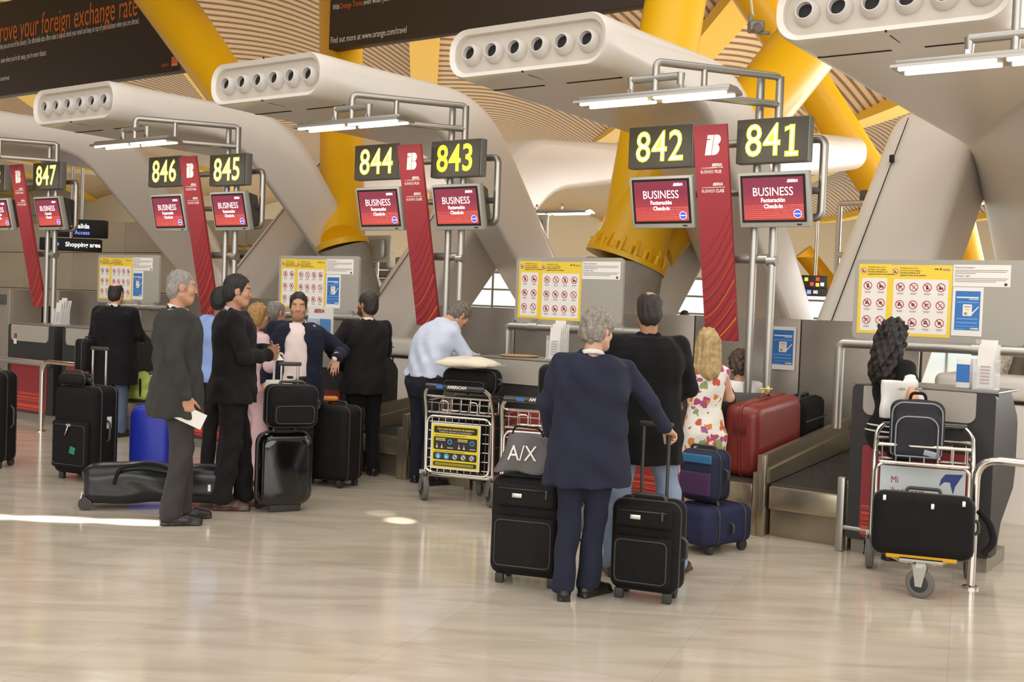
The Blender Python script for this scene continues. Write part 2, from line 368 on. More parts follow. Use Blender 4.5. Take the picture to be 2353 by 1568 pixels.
billboard('dark brown billboard at top left with orange headline about exchange rate', BT, s1-9.5, s1, z0, att(200, -40, BT).z,
    [('rove your foreign exchange rate', sA, (zA+zB)/2, .74, 'orange', .57),
     ('when you are out of the country. Our affordable data offers make it easy to check your email and keep on top of your business when you are abroad.', a_[0]-.05, a_[1], .2, 'paper', .46),
     (', even when you\'re far away, you\'re never distant.', b_[0], b_[1], .2, 'paper', .5), ('www.orange.com/travel', c_[0]-.5, c_[1], .16, 'paper', .6), ('open', d_[0], d_[1], .13, 'orange', .9)],
    (e_[0], e_[1], .2))
s0, z0 = bp(755, 114); s1, _ = bp(1485, 15)
f_ = bp(765, 18); h_ = bp(835, 8); g_ = bp(760, 94); k_ = bp(903, 2)
billboard('dark brown billboard hanging at top centre above the 842 hood', BT, s0, s1, z0, att(700, -60, BT).z,
    [('With', f_[0], f_[1], .15, 'paper', .55), ('Orange Travel,', S_(att(781, 16, BT)), f_[1], .15, 'orange', .66), ('even when you\'re far away, you\'re never distant.', S_(att(836, 8, BT)), f_[1], .15, 'paper', .66),
     ('Find out more at www.orange.com/travel', g_[0], g_[1], .17, 'paper', .66), ('open', s1-.6, z0+.32, .22, 'orange', .9)])
# ================================================================ AIR HOODS
def stadium(w_, h_, n=9):
    return rrect(w_, h_, h_*.46, n)
def hood_path(flip=False, top=3.85):
    P = [Vector((0, 7.95, top)), Vector((0, 10.75, top+.02)), Vector((0, 14.2, .35))]
    if flip: P = [Vector((0, 19.4, top+.60)), Vector((0, 14.35, top+.08)), Vector((0, 11.6, 1.05))]
    return P
def sweep(P, w_, h_, rad):
    Q = [P[0]] + [P[0].lerp(P[1], .1*k) for k in range(1, 6)] + [P[1], P[2]]
    Q = fillet(Q, rad, 12); R = []
    for i, p in enumerate(Q):
        d = (Q[min(i+1, len(Q)-1)]-Q[max(i-1, 0)]).normalized(); nn = Vector((1, 0, 0)).cross(d)
        if nn.z < 0: nn = -nn
        R.append((p, nn))
    return R
def profile_rings(top, bot, Wd, rt, rb, nt, r0, r1, skew, f0, f1, n=10):
    """rings between an upper and a lower profile line in the (y, z) plane; skew pushes the low-x side back along y past f0..f1"""
    A = [Vector((0, *p)) for p in top]; B = [Vector((0, *p)) for p in bot]; m = 6
    def samp(P, r):
        d1 = (P[0]-P[1]).normalized(); d2 = (P[2]-P[1]).normalized(); a = P[1]+d1*r; b = P[1]+d2*r; out = [P[0].lerp(a, k/m) for k in range(m)]
        out += [a*(1-k/n)**2 + P[1]*(2*(k/n)*(1-k/n)) + b*(k/n)**2 for k in range(n)]; return out + [b.lerp(P[2], k/m) for k in range(m+1)]
    R = []; T_ = samp(A, rt); B_ = samp(B, rb)
    for i_, (t, b) in enumerate(zip(T_, B_)):
        c = (t+b)/2; h = (t-b).length; nn = (t-b).normalized(); q = i_/(len(T_)-1); k = min(1, max(0, (abs(c.y-nt)-f0)/(f1-f0))); k = k*k*(3-2*k)
        R.append([c + Vector((x, skew*k*(Wd/2-x)/Wd, 0)) + nn*y for x, y in rrect(Wd, h, r0+(r1-r0)*k, 9)])
    return R
def make_hood(label, s, skew=1.8):
    o = row_empty('air_hood', label, 'air hood', s, 0); Wd, Hd = 1.66, .45; mb = MB()
    rings = profile_rings([(7.95, 4.075), (10.62, 4.09), (13.75, .58)], [(7.95, 3.625), (9.72, 3.60), (13.05, .58)], Wd, .75, .40, 7.95, .19, .13, skew, .5, 1.9)
    st = stadium(Wd, Hd); st2 = rrect(Wd-.03, Hd-.03, .18, 9); st3 = rrect(Wd-.11, Hd-.11, .15, 9)
    front = [[Vector((x, 7.95+dy, 3.85+y)) for x, y in q] for q, dy in ((st3, .05), (st3, -.01), (st2, -.04))]
    mb.loft(front+rings, 0, False); mb.build('duct_body', M['white'], o)
    q = MB(); q.loft([[Vector((x, y, 3.85+z)) for x, z in rrect(Wd-.1, Hd-.1, .15, 9)] for y in (8.0, 8.02)], smooth=False); q.build('nozzle_plate', M['hoodface'], o)
    for k in range(6):
        x = -.612+.245*k; mt = Matrix.Translation((x, 7.995, 3.85)) @ Matrix.Rotation(math.radians(2), 4, 'Z') @ Matrix.Rotation(math.radians(90), 4, 'X') @ Matrix.Rotation(math.radians(-6), 4, 'X')
        q = MB(); q.lathe([(.098, -.03), (.1, .012), (.092, .03), (.080, .064), (.066, .078), (.060, .077), (.057, .05), (.055, .0)], mt); nz = q.build('air_nozzle', M['nozzle'], o)
        q = MB(); q.lathe([(.001, .03), (.0575, .03)], mt); q.build('nozzle_throat', M['black'], nz)
    for x in (-.4, .4): q = MB(); q.box((x, 8.42, 3.622), (.56, .035, .012)); q.build('air_slot', M['slot'], o)
    q = MB(); q.box((0, 9.3, 3.6235), (.008, 2.6, .005)); q.box((0, 7.906, 4.068), (.01, .02, .014)); q.box((0, 7.906, 3.633), (.01, .02, .014)); q.build('seam', M['slot'], o)
    return o
UNITS = [-2.60, -5.70, -8.97, -12.34, -15.8]       # hood centres along the row
make_hood('nearest white air hood with round nozzles, at the top right corner', UNITS[0], 3.9)
make_hood('white air hood with six nozzles above the board beside the 842 sign', UNITS[1])
make_hood('white air hood with six nozzles left above the 844 and 843 signs', UNITS[2])
make_hood('white air hood with six nozzles below the left billboard', UNITS[3])
make_hood('farthest white air hood at the left edge, its nozzles out of frame', UNITS[4])
def make_back_hood(label, s):
    o = row_empty('return_hood', label, 'air hood', s, 0); Wd = 1.04; mb = MB()
    rings = profile_rings([(19.4, 4.78), (14.0, 4.18), (11.05, 1.0)], [(19.4, 4.22), (14.7, 3.45), (12.15, 1.0)], Wd, .45, .5, 19.4, .24, .13, 0, .5, 5)
    end = [[Vector((x*f, 19.4+dy, 4.50+y*f)) for x, y in rrect(Wd, .56, .24, 9)] for f, dy in ((.5, .16), (.8, .12), (.95, .05))]
    mb.loft(end+rings, 0, True); mb.build('duct_body', M['white'], o)
    q = MB(); a, b = Vector((-.30, 13.85, 4.06)), Vector((-.30, 11.2, 1.2)); nn = Vector((0, -.73, .68))*.035; q.tube([a+nn*.4, a.lerp(b, .5)+nn*.1, b], .006, 0, 5); q.build('seam', M['slot'], o)
    q = MB(); q.box(tuple(a.lerp(b, .2)+nn), (.05, .06, .09), 0, .01); q.build('hook', M['black'], o)
    return o
for i, l in enumerate(['large white leaning leg with rounded shoulder at right behind the nearest board', 'white hood facing away behind the 842 sign, its rounded end right of the 841 sign',
        'white hood facing away whose arm runs behind the 843 sign', 'white hood facing away, its leg left of the grey suited man']):
    make_back_hood(l, [-3.93,-7.13,-10.41,-13.76][i])
# ================================================================ CHECK-IN DESKS, BELTS, RAILS
def make_desk(label, s0, s1, leaflet=None):
    L = s1-s0; o = row_empty('check_in_desk', label, 'desk', s0, 7.75); h = 1.17
    mb = MB(); m_ = XZ @ Matrix.Translation((0, 0, -.06))
    mb.prism(rrect(L, h-.1, [.03, .03, .02, .02], 4, L/2, .1+(h-.1)/2), Matrix.Translation((0, .06, 0)) @ XZ, .06); mb.build('front_panel', M['charcoal'], o)
    mb = MB(); mb.prism(rrect(L-.2, .2, [.01, .01, .055, .055], 5, L/2-.02, h-.1), Matrix.Translation((0, .0, 0)) @ XZ, .012); mb.build('counter_band', M['deskgrey'], o)
    g = MB(); wd = L-.22
    g.prism(rrect(wd, .64, [.01, .01, .05, .05], 4, L/2-.02, .44), XZ, .006, 0)
    rnd = random.Random(3)
    for z, hh in ((.34, .012), (.29, .02), (.25, .01), (.22, .006), (.185, .03), (.15, .012)): g.box((L/2-.02, -.007, z), (wd-.02, .004, hh), 1)
    for z in (.325, .265, .2): g.box((L/2-.02, -.0075, z), (wd-.02, .004, .005), 2)
    g.build('graphic_panel', [mat('panel_red', '8e2f31', .6), mat('print_scarlet', 'd24a3a', .55), M['orange']], o)
    mb = MB(); mb.box((L/2, .3, .05), (L-.04, .5, .1)); mb.build('kick_plinth', M['steel'], o)
    for x in (.02, L-.02):
        mb = MB(); poly = [(.06, .1), (.06, h), (.42, h), (.62, h-.16), (.66, h-.22), (.66, .62), (.62, .5), (.3, .3), (.2, .1)]
        mb.prism(poly, face_mtx((x-.02, 0, 0), (0, 1, 0), (0, 0, 1)), .04); mb.build('side_panel', M['charcoal'], o)
    mb = MB(); mb.box((L/2, .3, h+.008), (L+.02, .56, .016), 0, .006); mb.build('desktop', mat('desktop_grey', '77726b', .3), o)
    return o
make_desk('nearest dark check-in desk at right behind the woman with the trolley', -2.66, -1.72)
make_desk('dark check-in desk with grey top band left of the blue suited man', -6.01, -5.05)
make_desk('dark check-in desk behind the blonde woman in the floral dress', -4.78, -3.83)
make_desk('dark check-in desk the bearded man leans beside, with cut corner side', -8.42, -7.44)
make_desk('dark check-in desk hidden behind the group of suited travellers', -9.78, -8.85)
make_desk('farthest dark check-in desk at left with red striped front panel', -13.32, -12.32)
make_desk('dark check-in desk to the right of the balding man in black', -12.15, -11.2)
q = MB(); q.box((0, 0, 0), (.05, .012, .06)); o = q.build('price_card', M['paper'], None, loc=W(-13.14, 7.738, .96), rz=AR); tag(o, 'small white card stuck on the farthest left desk front', 'card')
q = MB(); q.box((0, 0, 0), (.05, .012, .055)); o = q.build('red_sticker', M['redprint'], None, loc=W(-13.13, 7.738, 1.03), rz=AR); tag(o, 'small red sticker above the white card on the farthest desk', 'sticker')

def make_belt(label, s0, s1, rise=.12, D=1.72):
    L = s1-s0; o = row_empty('baggage_belt', label, 'conveyor', s0, 7.86)
    mb = MB(); mb.box((L/2, .06, .10), (L-.09, .04, .2)); mb.box((L/2, .02, .29), (L-.1, .08, .17), 0, .012); mb.box((L/2, D/2, .17), (L-.1, D-.1, .3)); mb.build('front_plate', M['steelwarm'], o)
    mb = MB(); mb.add([(.05, .02, .385), (L-.05, .02, .385), (L-.05, D, .385+rise), (.05, D, .385+rise), (.05, .02, .35), (L-.05, .02, .35), (L-.05, D, .35), (.05, D, .35)], [(0, 1, 2, 3), (4, 5, 1, 0), (3, 2, 6, 7), (0, 3, 7, 4), (1, 5, 6, 2)])
    n = 44
    for k in range(n):
        y = .06+(D-.1)*k/n; z = .385+rise*(y-.02)/(D-.02); mb.box((L/2, y, z+.002), (L-.12, .012, .008))
    mb.build('belt', M['belt'], o)
    for x, zt in ((.0, .60), (L, .47)):
        mb = MB(); mb.prism([(-.02, 0), (-.02, zt), (D, zt+rise+.05), (D, 0)], face_mtx((x-.022, 0, 0), (0, 1, 0), (0, 0, 1)), .044)
        mb.box((x, -.03, zt/2), (.065, .05, zt), 0, .006); mb.build('side_cheek', M['steelwarm'], o)
        if zt > .5:
            q = MB(); q.prism([(.02, .39), (.02, .49), (D, .49+rise+.06), (D, .39+rise)], face_mtx((x+.02, 0, 0), (0, 1, 0), (0, 0, 1)), .02); q.build('inner_skirt', M['steelwarm'], o)
    return o
make_belt('stainless baggage belt in front of the blue wall notice', -3.33, -2.70)
make_belt('stainless baggage belt carrying the red suitcase', -3.72, -3.36)
make_belt('stainless baggage belt left of the man in the pale blue shirt', -7.40, -6.86, .06, .93)
make_belt('stainless baggage belt behind the basket trolley', -6.80, -6.06, .06, .72)
make_belt('baggage belt beside the balding man, with green bag on it', -11.18, -10.55, .06, .93)
make_belt('baggage belt hidden behind the grey suited man', -10.5, -9.85, .06, .93)

def pipe(mb, pts, r=.032, mi=0, rnd=.09, n=12): mb.tube(pts, r, mi, n, round_=rnd)
def board_rail(label, s0, s1, t, z0=.0):
    o = row_empty('pipe_rail', label, 'rail', s0, t); L = s1-s0
    mb = MB(); mb.tube([(0, 0, z0), (0, 0, 1.44), (L, 0, 1.44), (L, 0, 1.19)], .037, 0, 14, round_=.05); mb.build('pipe', M['alu'], o)
    for x in (.3, L/2, L-.3): q = MB(); q.cyl((x-.05, 0, 1.44), (x+.05, 0, 1.44), .046); q.box((x, 0, 1.485), (.05, .03, .05)); q.build('clamp', M['alu'], o)
    return o
RB = 8.52
board_rail('aluminium pipe rail under the nearest information board', -3.04, -1.0, RB, .78)
board_rail('aluminium pipe rail under the board left of the blue suited man', -6.27, -4.75, RB+.1, .5)
board_rail('aluminium pipe rail under the board behind the man in pink shirt', -9.7, -8.0, RB+.1)
board_rail('aluminium pipe rail under the farthest information board at left', -12.55, -11.3, RB+.1)

# ---------------------------------------------------------------- information boards
def picto(mb, c, r, mt, k):
    """red prohibition ring with a small dark symbol behind its slash"""
    x, y = c; T = lambda z: mt @ Matrix.Translation((0, 0, z)); R_ = random.Random(k*7+1)
    def poly(P, z=.0012): mb.add([T(z) @ Vector((x+a*r, y+b*r, 0)) for a, b in P], [tuple(range(len(P)))], 3)
    if k % 6 == 0: poly([(-.5, .3), (.5, .3), (.5, .1), (-.05, .08), (-.2, -.5), (-.45, -.45), (-.3, .05), (-.5, .05)])
    elif k % 6 == 1: poly([(-.45, -.5), (-.35, -.55), (.5, .45), (.42, .5)]); poly([(.45, -.5), (.35, -.55), (-.5, .45), (-.42, .5)])
    elif k % 6 == 2: poly([(-.1, .5), (.15, .5), (.3, -.2), (.15, -.55), (-.2, -.5), (-.3, -.1)])
    elif k % 6 == 3: poly([(-.5, -.45), (.55, -.45), (.4, .1), (.1, -.1), (0, .5), (-.25, .0), (-.45, .2)])
    elif k % 6 == 4:
        for a in (90, 210, 330):
            t = math.radians(a); poly([(.3*math.cos(t)+.25*math.cos(u), .3*math.sin(t)+.25*math.sin(u)) for u in [math.radians(q) for q in range(0, 360, 60)]])
    else: poly([(.45*math.cos(math.radians(q))*(1 if q % 60 else .7), .45*math.sin(math.radians(q))*(1 if q % 60 else .7)) for q in range(0, 360, 30)])
    mb.ring(c, r*.82, r, T(.0022), 2, 22)
    s = .62*r; wv = .075*r; mb.add([T(.002) @ Vector((x+a, y+b, 0)) for a, b in ((-s-wv, s-wv), (-s+wv, s+wv), (s+wv, -s+wv), (s-wv, -s-wv))], [(0, 1, 2, 3)], 2)
def strip(mb, x0, x1, y, h, mt, mi, z=.0012): mb.add([mt @ Vector(p) for p in ((x0, y-h/2, z), (x1, y-h/2, z), (x1, y+h/2, z), (x0, y+h/2, z))], [(0, 1, 2, 3)], mi)
YP = [M['yellowprint'], M['paper'], M['ringred'], M['inkblack'], M['greyprint']]
def yellow_poster(parent, x0, z0, wd, hh, cols, head, kk, y=-.008):
    mb = MB(); mt = at_xz(x0, y, z0)                              # origin at the lower left corner
    mb.prism(rrect(wd, hh, .002, 1, wd/2, hh/2), mt @ Matrix.Translation((0, 0, -.004)), .004, 0)
    mb.prism(rrect(wd-.05, hh*.76, .012, 3, wd/2, hh*.42), mt, .0006, 1)
    n = len(cols); rr = .033
    mb.add([mt @ Vector((.035+.022*math.cos(t), hh*.905+.022*math.sin(t), .0006)) for t in [2*math.pi*k/16 for k in range(16)]], [tuple(range(16))], 1)
    picto(mb, (.035, hh*.905), .022, mt, 3)
    for i, l in enumerate(head): add_text(mb, l, mt @ Matrix.Translation((.068, hh*(.955-.033*i), .0012)), .0155, 3, align='LEFT', bold=.02 if i > 1 else 0, sx=.92)
    if n > 2: strip(mb, wd-.13, wd-.1, hh*.945, .007, mt, 3); mb.add([mt @ Vector((wd-.085+a, hh*.935+b, .0012)) for a, b in ((-.009, 0), (.009, 0), (0, .017))], [(0, 1, 2)], 3); strip(mb, wd-.07, wd-.02, hh*.945, .005, mt, 4); strip(mb, wd-.07, wd-.015, hh*.93, .005, mt, 4)
    for r_ in range(3):
        for ci, cx in enumerate(cols):
            c = (wd*cx, hh*(.69-.247*r_)); picto(mb, c, rr, mt, kk+r_*n+ci)
            strip(mb, c[0]-.026, c[0]+.026, c[1]-.047, .004, mt, 4); strip(mb, c[0]-.02, c[0]+.02, c[1]-.055, .004, mt, 4)
    return mb.build('prohibition_poster', YP, parent)
HEAD1 = ['Prohibited items in the', 'passenger cabin baggage', 'Artículos prohibidos en el', 'equipaje facturado de los pasajeros']
HEAD2 = ['Prohibited items in the', 'security restricted baggage', 'Artículos prohibidos en el', 'equipaje de mano de los pasajeros']
def blue_notice(name, parent, x, y, z, wd=.2, hh=.33, curl=0., mtx=None):
    mb = MB(); mt = mtx or at_xz(x, y, z)
    mb.prism(rrect(wd, hh, .001, 1, wd/2, hh/2), mt @ Matrix.Translation((0, 0, -.003)), .003, 0)
    bx0, bx1, by0, by1 = wd*.09, wd*.91, hh*.12, hh*.92
    strip(mb, bx0, bx1, (by0+by1)/2, by1-by0, mt, 1, .0008)
    strip(mb, bx0+.01, bx1-.012, by1-hh*.13, hh*.028, mt, 0, .0016); strip(mb, wd*.55, bx1-.012, by1-hh*.165, hh*.014, mt, 0, .0016)
    for yy in (.70, .685, .36, .345, .28, .265, .2): strip(mb, bx0+.012, bx1-.014, hh*yy, hh*.007, mt, 2, .0014)
    mb.prism(rrect(wd*.3, hh*.24, .006, 2, wd*.5, hh*.53), mt @ Matrix.Translation((0, 0, .0008)), .001, 0)
    strip(mb, wd*.4, wd*.6, hh*.6, hh*.02, mt, 3, .0022); strip(mb, wd*.42, wd*.58, hh*.54, hh*.03, mt, 4, .0022); strip(mb, wd*.4, wd*.5, hh*.46, hh*.05, mt, 3, .0022)
    mb.add([mt @ Vector((a*wd, b*hh, .0024)) for a, b in ((.6, .49), (.66, .44), (.88, .6), (.85, .61), (.67, .49), (.63, .51))], [tuple(range(6))], 0)
    strip(mb, wd*.62, wd*.88, hh*.155, hh*.028, mt, 0, .0016); strip(mb, wd*.63, wd*.74, hh*.155, hh*.02, mt, 4, .0022); strip(mb, bx0+.006, wd*.45, hh*.145, hh*.008, mt, 2, .0016)
    return mb.build(name, [M['paper'], M['blueprint'], mat('print_paleblue', '8fb3dc', .5), M['greyprint'], M['yellowprint']], parent)
def info_board(label, s0, t, wd, blue=True, z0=1.475, h=.615):
    o = row_empty('information_board', label, 'notice board', s0, t, z0)
    mb = MB(); mb.prism(rrect(wd, h, .045, 5, wd/2, h/2), Matrix.Translation((0, .03, 0)) @ XZ, .03); mb.build('panel', M['boardgrey'], o)
    pw = wd/1.24
    yellow_poster(o, .035, .045, .245, .535, (.3, .72), HEAD1, 2, -.002)
    yellow_poster(o, .28, .035, .455, .54, (.17, .39, .61, .83), HEAD2, 0, -.002)
    mb = MB(); mt = at_xz(.74, -.002, .42); mb.prism(rrect(.40, .16, .001, 1, .2, .08), mt @ Matrix.Translation((0, 0, -.004)), .004, 0)
    add_text(mb, 'Derechos del pasajero', mt @ Matrix.Translation((.012, .14, .0012)), .017, 2, align='LEFT', sx=.9)
    add_text(mb, 'Passengers\' rights', mt @ Matrix.Translation((.012, .078, .0012)), .017, 2, align='LEFT', sx=.9)
    for yy, e in ((.12, .38), (.108, .37), (.096, .16), (.06, .385), (.048, .37), (.036, .3)): strip(mb, .012, e, yy, .004, mt, 1)
    strip(mb, .36, .38, .018, .018, mt, 2)
    mb.build('rights_notice', [M['paper'], M['greyprint'], M['inkblack']], o)
    if blue: blue_notice('blue_notice', o, .745, -.003, .055, .215, .36)
    return o
TB = 8.72
info_board('nearest grey information board, at right above the curly haired woman', -3.02, TB, 1.27)
info_board('grey information board without blue notice, beside the yellow column base', -6.27, TB, 1.17, False)
info_board('grey information board with blue notice behind the man in pink shirt', -9.53, TB, 1.22)
info_board('farthest grey information board at left above the balding man', -13.0, TB+.05, 1.27)
o = thing('office_chair', 'grey office chair of the curly haired attendant behind the red suitcase', 'chair', W(S_(att(1703, 812, 8.95)), 8.95), math.radians(10))
q = MB(); q.box((0, 0, .44), (.42, .40, .07), 0, .03); q.build('seat', M['monback'], o); q = MB(); q.box((.02, -.24, .78), (.40, .05, .40), 0, .024); q.build('backrest', M['monback'], o)
q = MB(); q.cyl((0, 0, .08), (0, 0, .42), .03)
for k in range(5): t = 2*math.pi*k/5; q.tube([(0, 0, .09), (.26*math.cos(t), .26*math.sin(t), .05)], .02, 0, 8); q.cyl((.26*math.cos(t), .26*math.sin(t)-.02, .03), (.26*math.cos(t), .26*math.sin(t)+.02, .03), .03)
q.cyl((0, -.2, .44), (0, -.24, .62), .02); q.build('base', M['hub'], o)
wn = thing('wall_notice', 'blue and white notice sheet taped to the steel wall behind the belt', 'notice', W(0, 0), AR)
p = att(1768, 848, 9.6); wn.location = W(S_(p), 9.6, p.z); blue_notice('sheet', wn, 0, 0, 0, .235, .385)

# ---------------------------------------------------------------- sign units
def arcs(mb, mt, wd, hh, rows, mi, xs=10, z=.0014, bend=.35):
    """bands sweeping up to the right across a panel wd wide, clipped to its height"""
    for y0, th, m_, b_ in rows:
        V = []; n = xs
        for k in range(n+1):
            x = wd*k/n; y = y0 + b_*((k/n)**1.5); V.append((x, min(hh, max(0, y)))); V.append((x, min(hh, max(0, y+th*(.35+.65*k/n)))))
        mb.add([mt @ Vector((x, y, z)) for x, y in V], [(2*k, 2*k+2, 2*k+3, 2*k+1) for k in range(n)], m_)
def logo_b(mb, mt, h, mi, mi2):
    """white slanted letter mark with two round bowls"""
    sh = .22
    P = [(0, 0), (.34, 0), (.34, 1), (0, 1)]; mb.add([mt @ Vector(((x+sh*y-.35)*h, (y-.5)*h, .0016)) for x, y in P], [(0, 1, 2, 3)], mi)
    for cy, r in ((.74, .26), (.27, .27)):
        V = [(.37, cy-r), (.37, cy+r)] + [(.52+ .24*math.sin(t)*1.05, cy+r*math.cos(t)) for t in [math.pi*k/12 for k in range(13)]]
        V = [(.37, cy-r), ] + [(.52+.24*math.sin(math.pi*k/12), cy-r*math.cos(math.pi*k/12)) for k in range(13)] + [(.37, cy+r)]
        mb.add([mt @ Vector(((x+sh*y-.35)*h, (y-.5)*h, .0016)) for x, y in V], [tuple(range(len(V)))], mi)
    strip(mb, -.27*h, -.0*h, .28*h, .05*h, mt, mi2, .0022)
ZR = math.radians(14)
def make_banner(label, s, t0, t1, z1, z0):
    o = row_empty('airline_banner', label, 'banner', s, t0, z1); wd = .30; v = Vector((0, t1-t0, z0-z1)); hh = v.length; up = -v.normalized()
    mt = face_mtx(Vector((-wd/2, 0, 0))+v, (1, 0, 0), up); mb = MB()
    mb.prism([(0, 0), (wd, 0), (wd, hh), (0, hh)], mt @ Matrix.Translation((0, 0, -.03)), .03, 0)
    rows = []
    for k in range(22): rows.append((-.28+.05*k, .040 - .0010*k, 1 if k % 2 else 2, .28+.006*k))
    rows += [(-.05, .02, 3, .25), (.06, .008, 3, .3), (.19, .012, 3, .34), (.35, .006, 3, .36), (.46, .003, 3, .38)]
    rows2 = rows[:22]; arcs(mb, mt, wd, hh, rows2, 1, z=.001); arcs(mb, mt, wd, hh, rows[22:], 3, z=.002)
    pn = mb.build('panel', [M['redprint'], mat('banner_bright', 'b82a2e', .6), mat('banner_deep', '862a30', .6), mat('banner_gold', 'd98a1e', .6)], o)
    q = MB(); logo_b(q, mt @ Matrix.Translation((.5*wd, hh-.165, 0)), .165, 0, 1); q.build('logo', [M['printwhite'], M['redprint']], o)
    for y, nm, kind in ((.385, 'BUSINESSPLUS', 1), (.545, 'BUSINESSCLASS', 0)):
        q = MB(); add_text(q, 'IBERIA', mt @ Matrix.Translation((.195, hh-y+.055, .0016)), .034, 0, bold=.03, shear=.3, sx=.95)
        if kind: arcs(q, mt @ Matrix.Translation((.05, hh-y+.02, 0)), .2, 9, [(0.016, .004, 0, -.004), (.006, .004, 0, .01)], 0, z=.0016)
        else: strip(q, .05, .26, hh-y+.03, .004, mt, 0, .0016)
        add_text(q, nm[:8], mt @ Matrix.Translation((.045, hh-y, .0016)), .037, 0, sx=.78, align='LEFT')
        add_text(q, nm[8:], mt @ Matrix.Translation((.175 if kind else .175, hh-y, .0016)), .037, 0, sx=.74, bold=.025, align='LEFT'); q.build('lettering', M['printwhite'], o)
    return o
def number_sign(num, label, p):
    o = thing('number_sign', label, 'sign', p, AR); wd, hh = .625, .365
    mb = MB(); mb.box((0, .05, 0), (wd, .1, hh), 0, .008); mb.build('housing', M['signcase'], o)
    mb = MB(); mb.box((0, -.004, 0), (wd-.012, .012, hh-.012)); mb.build('face', M['signface'], o)
    for off, bold, nm, dx in ((-.0125, .016, 'digit', 'digits'), (-.0145, -.014, 'digitcore', 'digit_core')):
        if nm == 'digitcore' and num in ('843',): continue
        q = MB(); body = num.replace('1', ''); mt = at_xz(0, off, -.012); e = .004 if bold > .01 else -.008
        if '1' in num:
            add_text(q, body, mt @ Matrix.Translation((-.075, 0, 0)), .37, bold=bold, sx=.83, space=1.04); X = .175; h2 = .125+e
            for x0, x1, y0, y1 in ((X-.019-e, X+.019+e, -h2, h2), (X-.055-e, X+.055+e, -h2, -.088+e)): q.add([mt @ Vector(p) for p in ((x0, y0, 0), (x1, y0, 0), (x1, y1, 0), (x0, y1, 0))], [(0, 1, 2, 3)])
            q.add([mt @ Vector(p) for p in ((X-.06-e, .075-e, 0), (X-.0, .105-e, 0), (X, h2, 0), (X-.06-e, .108+e, 0))], [(0, 1, 2, 3)])
        else: add_text(q, num, mt, .37, bold=bold, sx=.83, space=1.04)
        q.build(dx, M[nm], o)
    return o
def screen_material(nm='screen_red'):
    if nm in MATS: return MATS[nm]
    m = bpy.data.materials.new(nm); m.use_nodes = True; n = m.node_tree.nodes; l = m.node_tree.links; b = n['Principled BSDF']
    tc = n.new('ShaderNodeTexCoord'); sp = n.new('ShaderNodeSeparateXYZ'); l.new(tc.outputs['Generated'], sp.inputs[0])
    r = n.new('ShaderNodeValToRGB'); r.color_ramp.elements[0].color = (*lin('e0554c'), 1); r.color_ramp.elements[0].position = .05; r.color_ramp.elements[1].color = (*lin('a03a52'), 1); r.color_ramp.elements[1].position = .7
    l.new(sp.outputs['Z'], r.inputs['Fac']); l.new(r.outputs['Color'], b.inputs['Emission Color']); b.inputs['Emission Strength'].default_value = .85; b.inputs['Base Color'].default_value = (.02, .01, .01, 1); b.inputs['Roughness'].default_value = .25
    MATS[nm] = m; return m
def monitor(label, p, crt=True, lines=('Facturación', 'Check-in')):
    o = thing('check_in_monitor', label, 'monitor', p, AR); wd, hh = .61, .45
    tl = Matrix.Rotation(math.radians(13), 4, 'X')
    def bx(mb, c, d, mi=0, bev=.0): mb.box(c, d, mi, bev, mtx=tl)
    mb = MB(); bx(mb, (0, .035, 0), (wd, .07, hh), 0, .012); cs = mb.build('case', M['moncase'], o)
    q = MB(); bx(q, (wd/2-.09, -.0015, -hh/2+.024), (.04, .004, .01)); q.build('button_row', M['bezel'], cs)
    if crt:
        mb = MB(); n = [[tl @ Vector((x*f, y, z*f2+.0)) for x, z in ((-.28, -.2), (.28, -.2), (.28, .2), (-.28, .2))] for y, f, f2 in ((.07, 1, 1), (.12, .96, .96), (.30, .62, .7))]; mb.loft(n, smooth=False); mb.build('rear_housing', M['monback'], o)
    mb = MB(); bx(mb, (0, -.001, .012), (.555, .006, .385)); bz = mb.build('bezel', M['bezel'], o)
    mb = MB(); sw, sh = .515, .345; bx(mb, (0, -.005, .012), (sw, .004, sh)); scn = mb.build('screen', screen_material(), o)
    mt = tl @ at_xz(0, -.0075, .012); q = MB()
    for k in range(7): arcs(q, mt @ Matrix.Translation((-sw/2, -sh/2, 0)), sw, sh, [(.02+.016*k, .005, 0, .0)], 0, z=.0)
    for k in range(6): arcs(q, mt @ Matrix.Translation((sw/2, -sh/2, 0)) @ Matrix.Scale(-1, 4, (1, 0, 0)), sw, sh, [(.03+.013*k, .003, 1, .10+.012*k)], 0, z=.0004)
    q.build('screen_waves', [mat('screen_light', 'ea6e62', .5, emit=.7), mat('screen_dark', '8c2c3c', .5, emit=.6)], scn)
    q = MB(); add_text(q, 'BUSINESS', mt @ Matrix.Translation((0, .055, .001)), .098, sx=.86); q.build('lettering', M['lettering'], scn)
    q = MB(); add_text(q, lines[0], mt @ Matrix.Translation((0, -.012, .001)), .047, bold=.03, sx=.95); add_text(q, lines[1], mt @ Matrix.Translation((0, -.062, .001)), .047, bold=.03, sx=.95); q.build('lettering', M['lettering'], scn)
    q = MB(); add_text(q, 'IBERIA', mt @ Matrix.Translation((.17, .14, .001)), .032, bold=.04, shear=.3); q.build('lettering', M['lettering'], scn)
    q = MB(); q.add([mt @ Vector((.205+.032*math.cos(t), -.125+.034*math.sin(t), .001)) for t in [2*math.pi*k/20 for k in range(20)]], [tuple(range(20))], 0); q.ring((.205, -.125), .031, .035, mt @ Matrix.Translation((0, 0, .0014)), 1, 20)
    strip(q, .18, .23, -.125, .007, mt, 1, .0018); q.build('round_logo', [mat('screen_blue', '4050d0', .5, emit=.9), M['lettering']], scn)
    return o
